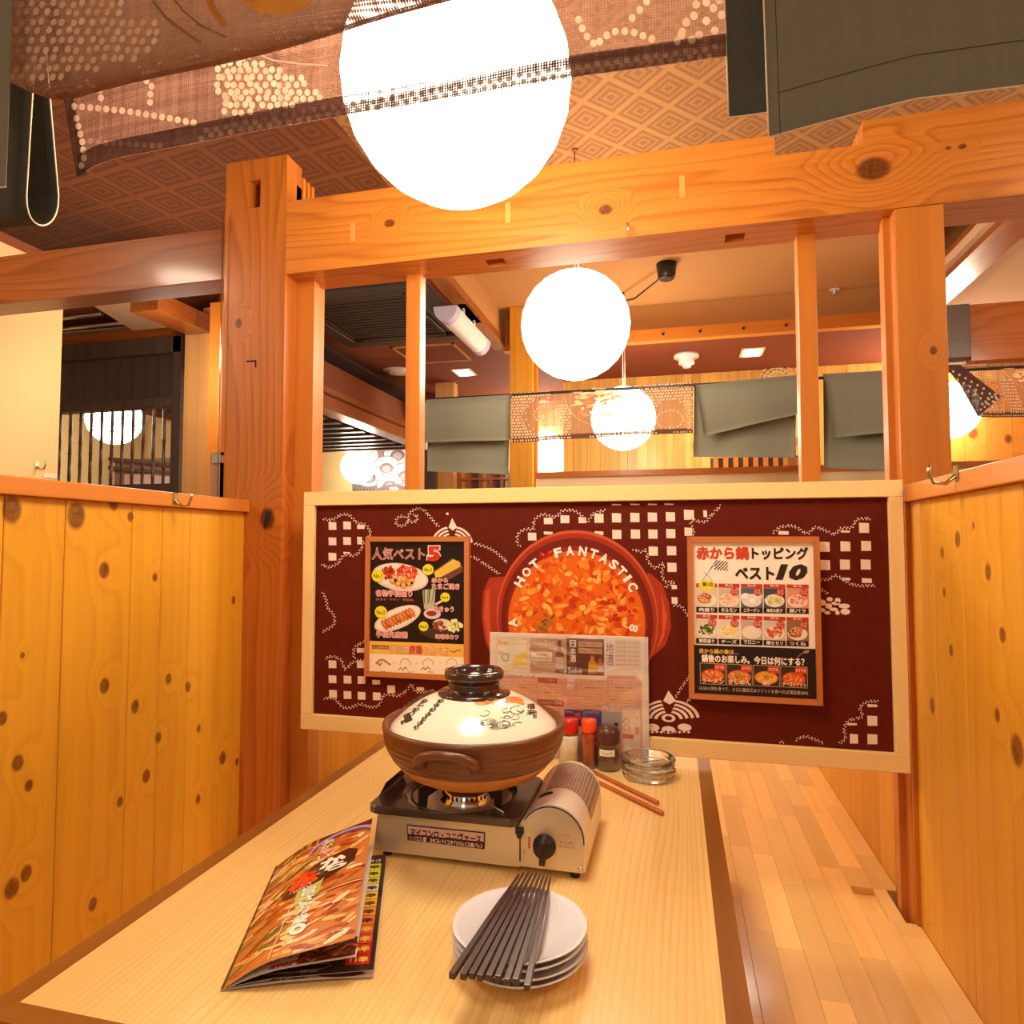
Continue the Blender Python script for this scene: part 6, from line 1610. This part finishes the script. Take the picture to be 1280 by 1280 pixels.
for (a, b_, c_, d_) in ((xL + .15, xR - .15, yF - w - .035, yF - w - .005), (xL + .15, xR - .15, yN + w + .005, yN + w + .035), (xR - w - .035, xR - w - .005, yN + .15, yF - .15), (xL + w + .005, xL + w + .035, yN + .15, yF - .15)):
    box(a, b_, c_, d_, ZL - .032, ZL - .02, .003).build('louvre', M_black, t)
ZH = 2.385
A, B_ = pz(548, 392, ZH), pz(606, 434, ZH)
yc0, yc1 = A.y, B_.y; xc = (pz(552, 391, ZH).x + pz(604, 434, ZH).x) / 2; PB = pz(586, 390, 2.5)
t = thing('hanging_heater', 'long white curved unit hung from the ceiling on a bracket, left of the second lantern', 'heater', (xc, (yc0 + yc1) / 2, ZH))
hw = (pz(567, 389, ZH).x - pz(537, 390, ZH).x) / 2
m = MB().prism([(xc + hw * math.cos(PI + PI * k / 14), yc0, ZH + .03 + .075 * math.sin(PI + PI * k / 14)) for k in range(15)], (0, yc1 - yc0, 0)); m.build('curved_body', M_whitep, t)
mb_ = plain('lilac_plastic', (186, 178, 206), .4)
for y0, y1 in ((yc0 - .012, yc0 + .05), (yc1 - .05, yc1 + .012)):
    MB().prism([(xc + hw * 1.03 * math.cos(PI + PI * k / 14), y0, ZH + .032 + .079 * math.sin(PI + PI * k / 14)) for k in range(15)], (0, y1 - y0, 0)).build('end_cap', mb_, t)
box(PB.x - .035, PB.x + .035, PB.y - .17, PB.y + .15, 2.485, 2.4998, .003).build('mounting_plate', M_whitep, t)
for y in (PB.y - .10, PB.y + .10): MB().tube([(PB.x, y, 2.488), (PB.x, y, 2.455), (xc + .01, y, ZH + .028)], .009, 6).build('bracket_arm', M_whitep, t)
print('HEATER', xc, yc0, yc1, PB)
h = [pz(*p, ZL - .004) for p in ((489, 434), (566, 429), (591, 450), (517, 455))]
t = thing('ceiling_hatch', 'thin-framed square access hatch in the brown ceiling left of the second lantern', 'hatch', tuple(h[0]))
hx0, hx1, hy0, hy1 = (h[0].x + h[3].x) / 2, (h[1].x + h[2].x) / 2, (h[0].y + h[1].y) / 2, (h[2].y + h[3].y) / 2
for (a, b_, c_, d_) in ((hx0, hx1, hy0, hy0 + .02), (hx0, hx1, hy1 - .02, hy1), (hx0, hx0 + .015, hy0, hy1), (hx1 - .015, hx1, hy0, hy1)): box(a, b_, c_, d_, ZL - .008, ZL - .0005).build('frame_strip', M_tan, t)
box(hx0 + .015, hx1 - .015, hy0 + .02, hy1 - .02, ZL - .004, ZL - .0005).build('door_panel', M_soff2, t)
def downlight(px, py, w, d, label):
    c = pz(px, py, ZL - .006); t = thing('downlight', label, 'light', tuple(c), 'square ceiling downlights')
    m = box(c.x - w / 2 - .02, c.x + w / 2 + .02, c.y - d / 2 - .02, c.y + d / 2 + .02, ZL - .006, ZL - .0005).build('trim_plate', M_cream, t)
    box(c.x - w / 2, c.x + w / 2, c.y - d / 2, c.y + d / 2, ZL - .010, ZL - .006).build('lit_panel', M_emit, t)
downlight(580, 466, .11, .16, 'small square downlight in the dark ceiling above the left grey curtain')
downlight(940, 441, .11, .16, 'small square downlight above the askew grey curtain')
def detector(px, py, z, r, label, hh=.05):
    c = pz(px, py, z - .02); t = thing('smoke_detector', label, 'detector', (c.x, c.y, z), None)
    MB().lathe([(r * .5, -hh), (r * .62, -hh * .9), (r * .62, -hh * .4), (r, -hh * .3), (r, 0)], (c.x, c.y, z - .0005), 20).build('housing', M_whitep, t)
    MB().lathe([(r * .3, -hh * 1.3), (r * .34, -hh)], (c.x, c.y, z), 12).build('sensor', M_whitep, t)
detector(858, 447, ZL, .085, 'white smoke detector under the dark ceiling right of the second lantern', .07)
detector(498, 467, ZL, .12, 'flat round detector on the brown ceiling behind the slim left stud', .02)
c = pz(1043, 362, 2.70); t = thing('sprinkler_head', 'tiny metal sprinkler in the tan ceiling near the right post', 'sprinkler', (c.x, c.y, 2.7))
MB().lathe([(.03, -.004), (.03, 0)], (c.x, c.y, 2.6995), 16).lathe([(.008, -.03), (.008, -.004)], (c.x, c.y, 2.7), 8).build('housing', M_whitep, t)
MB().lathe([(.022, -.034), (.022, -.031)], (c.x, c.y, 2.7), 12).build('deflector', M_chrome, t)
# ---- dropped soffit and beam running away on the left
struct(box(-2.30, -2.25, 2.95, 5.4, 2.24, 2.499).build('trim_5', M_soff))
struct(box(-2.25, -1.9, 5.38, 5.42, 2.24, 2.499).build('trim_6', M_soff2))
o = box(-2.36, -2.22, 2.95, 5.6, 2.205, 2.24).build('soffit_batten', M_beamy); tag(o, 'reddish batten along the foot of the textured soffit, behind the left jamb', 'batten')
o = box(-2.40, -2.26, 2.95, 5.7, 2.11, 2.20).build('long_timber', M_beamy); tag(o, 'long glossy timber running away under the soffit behind the left jamb', 'beam')
t = thing('slatted_ceiling_grille', 'dark slatted ceiling grille above the fan picture', 'grille', (-3.0, 5.0, 2.1))
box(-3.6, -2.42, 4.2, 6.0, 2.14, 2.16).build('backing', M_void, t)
for k in range(9): box(-3.6, -2.42, 4.25 + .2 * k, 4.31 + .2 * k, 2.10, 2.13).build('slat', M_dark, t)
# far cream wall with the fan picture
struct(box(-5.1, -1.6, 6.5, 6.54, 0, 2.3).build('wall_cream.002', M_cream))
o = box(-5.1, -2.4, 6.46, 6.5, 2.28, 2.34).build('picture_rail', M_railx); tag(o, 'reddish rail where the far cream wall meets the dark grille', 'rail')
t = thing('fan_picture', 'black and white picture of folding fans on the far cream wall', 'picture', locp(480, 600, 6.48))
slab(441, 559, 512, 640, 6.485, .012).build('canvas', M_dark, t)
fp = PxPrint(6.484, 441, 559, 1, .0004); GF = (96, 78, 92); WF = (206, 190, 196)
fp.B(0, 0, 72, 80, (120, 100, 108), 1)
for k in range(7): fp.L([(2 + 4 * k, 52), (-4 + 4 * k, 80)], 1.6, (70, 56, 72), 2)
for j, (x, y) in enumerate([(14, 12), (56, 8), (42, 24), (66, 34), (20, 36), (46, 46), (62, 60)]):
    r0 = 19 - (j % 3)
    fp.E(x, y, r0, r0 * .8, GF, 3 + j * .9, 22); fp.E(x, y, r0 - 1, r0 * .8 - 1, WF, 3.3 + j * .9, 22); fp.E(x, y + 2, r0 * .5, r0 * .38, GF, 3.5 + j * .9, 16); fp.E(x, y + 3, r0 * .34, r0 * .26, (150, 130, 140), 3.7 + j * .9, 12)
    for k in range(7):
        a = PI + PI * (k + .5) / 7; fp.L([(x + r0 * .55 * math.cos(a), y + r0 * .42 * math.sin(a)), (x + r0 * .95 * math.cos(a), y + r0 * .74 * math.sin(a))], .5, (120, 96, 104), 3.8 + j * .9)
fp.E(50, 58, 22, 12, GF, 12, 20); fp.T('雅', 46, 50, 58, 10, WF, .02, 13)
fp.build('printed_fans', M_print, t)
# ---- left side: cream wall, lantern window with bamboo bars
xw = -2.5
yy = atX(75, 500, xw).y
w_ = struct(box(xw - .06, xw, 1.72, yy, 0, 2.36).build('wall_cream.003', M_cream))
o = struct(box(xw - .4, xw + .0, 1.72, yy, 2.36, 2.40).build('trim_7', M_soff))
hook(xw + .001, 46, 581, 1, 'small brass hook on the cream wall at the left edge')
ybk = atX(62, 594, xw).y; zbk = atX(62, 594, xw).z
o = box(xw, xw + .004, ybk - .03, ybk + .03, zbk - .012, zbk + .006, .001).build('paper_slip', M_white); tag(o, 'tiny white paper slip low on the cream wall at the left edge', 'label')
WY = 2.95
t = thing('bamboo_bar_window', 'dark framed window with vertical bamboo bars on the left', 'window', locp(145, 600, WY))
slab(60, 424, 226, 446, WY - .02, .09).build('head_rail', M_dark, t); slab(60, 446, 222, 502, WY + .02, .02).build('head_panel', M_dark, t)
slab(60, 501, 214, 512, WY - .01, .06).build('lower_rail', M_dark, t)
slab(214, 420, 225, 622, WY - .02, .09).build('frame_stile', M_dark, t); slab(60, 606, 214, 622, WY - .01, .06).build('sill', M_dark, t)
rr = random.Random(9)
for k in range(11):
    px = 76 + 13.0 * k; a = at(px, 508, WY + .015); c_ = at(px, 612, WY + .015); r_ = .0085
    pts = []; rad = []; n = 7
    for q in range(n + 1):
        z = c_.z + (a.z - c_.z) * q / n + (rr.uniform(-.01, .01) if 0 < q < n else 0)
        for dz_, dr in ((-.006, 0), (0, .0028), (.006, 0)):
            zz = min(max(z + dz_, c_.z), a.z); pts.append((a.x, WY + .015, zz)); rad.append(r_ + (dr if 0 < q < n and (q + k) % 2 == 0 else 0))
    P2, R2 = [], []
    for p_, q_ in zip(pts, rad):
        if not P2 or p_[2] - P2[-1][2] > 1e-4: P2.append(p_); R2.append(q_)
    MB().tube(P2, R2, 8).build('bamboo_bar', M_bamboo, t)
o = slab(74, 411, 216, 425, WY - .04, .1).build('window_lintel', M_beamx); tag(o, 'reddish lintel above the bamboo bar window', 'beam')
t = thing('timber_post', 'weathered tan post with a long crack right of the bamboo bar window', 'post', (at(235, 600, 2.75).x, 2.75, 0))
slab(225, 395, 247, 1000, 2.76, .12).build('post_body', M_tan, t); slab(247, 385, 262, 1000, 2.74, .14).build('post_body', M_tan, t)
o = slab(256, 378, 283, 1010, 2.6, .1).build('timber_upright', M_jamb); tag(o, 'orange upright just left of the knotty post', 'post')
t = thing('timber_strut', 'short reddish timber running back under the left beam to the tan post', 'beam', locp(205, 395, 2.3))
P0, P1 = at(180, 380, 2.35), at(250, 410, 2.74); 
m = MB().prism([P0 + Vector((-.07, 0, -.03)), P0 + Vector((.07, 0, -.03)), P0 + Vector((.07, 0, .05)), P0 + Vector((-.07, 0, .05))], P1 - P0); m.build('strut_body', M_beamy, t)
t = thing('speckled_ceiling_panel', 'speckled white ceiling board above the bamboo bar window', 'panel', tuple(atZ(165, 397, 2.3)))
q = [atZ(*p, 2.32) for p in ((100, 372), (185, 372), (225, 408), (166, 413))]; MB().prism(q, (0, 0, .02)).build('board', M_speck, t)
t = thing('ceiling_pipes', 'thin metal pipes under the dark ceiling on the left', 'pipe', tuple(atZ(105, 400, 2.36)))
for (p, q_) in (((60, 400), (128, 392)), ((60, 413), (158, 403))): MB().cyl(atZ(*p, 2.36), atZ(*q_, 2.36), .012, seg=8).build('pipe', M_steel, t)
slab(60, 395, 80, 416, WY + .1, .02)
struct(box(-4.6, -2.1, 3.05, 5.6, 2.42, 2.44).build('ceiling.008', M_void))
struct(box(-5.1, -3.7, 5.55, 5.6, 0, 2.4).build('wall_cream.004', M_cream))
o = struct(slab(60, 575, 214, 700, 5.2, .04).build('wall_low', plain('mauve_panel', (150, 106, 92), .7, noise=.2)))
for (y0, y1, lb) in ((566, 571, 'upper dark strip behind the bamboo bars'), (577, 582, 'lower dark strip behind the bamboo bars')):
    a, b_ = at(74, y0, 5.1), at(216, y0 + 12, 5.1)
    o = MB().prism([(a.x, 5.12, a.z), (b_.x, 5.12, b_.z), (b_.x, 5.12, b_.z - .03), (a.x, 5.12, a.z - .03)], (0, .02, 0)).build('wall_strip', M_dark); tag(o, lb, 'strip')
o = slab(155, 592, 216, 640, 5.175, .024).build('printed_notice', plain('speckled_pink_paper', (226, 188, 184), .7, noise=.7, nscale=30)); tag(o, 'pink speckled notice behind the bamboo bars', 'notice')
# thin conduit and grey box beside the knotty post
c0, c1 = at(280, 268, 1.585), at(279, 620, 1.585)
o = MB().cyl((c0.x - .004, 1.588, 1.325), (c0.x - .004, 1.588, c0.z), .0022, seg=8).build('metal_conduit', M_chrome); tag(o, 'thin pale metal rod running up the left edge of the knotty post', 'rod')
t = thing('clear_partition_bracket', 'small translucent grey bracket plate at the foot of the thin metal rod', 'bracket', (c0.x, 1.59, 1.32))
a, b_ = at(263, 566, 1.60), at(279, 620, 1.60)
box(a.x, b_.x, 1.60, 1.604, 1.3195, a.z).build('plate', plain('grey_brown_plate', (176, 128, 92), .2, coat=.8), t)
box(a.x + .01, b_.x, 1.595, 1.60, a.z - .03, a.z - .008).build('clip', M_chrome, t)
# ---- right side: timber, soffit boards
t = thing('long_timber', 'dark timber running away under the ceiling right of the cedar post', 'beam', (1.3, 3.0, 2.47))
box(1.28, 1.42, 2.0, 4.2, 2.47, 2.599).build('beam_body', M_beamy, t)
struct(box(1.42, 3.15, 2.2, 3.2, 2.50, 2.53).build('ceiling.009', M_speck2 if 'M_speck2' in globals() else plain('tan_speckled_paper', (206, 148, 88), .85, noise=.5, nscale=70, bump=.6)))
t = thing('timber_beam', 'short dark-ended cross beam behind the cedar post at the right edge', 'beam', locp(1245, 405, 3.0))
slab(1213, 373, 1420, 445, 3.0, .14).build('beam_body', M_beamx, t); slab(1170, 381, 1213, 447, 2.97, .2).build('stained_end', M_dark, t)
o = slab(1182, 447, 1300, 453, 3.05, .1).build('lit_strip', M_white); tag(o, 'pale strip under the dark-ended cross beam at the right edge', 'strip')
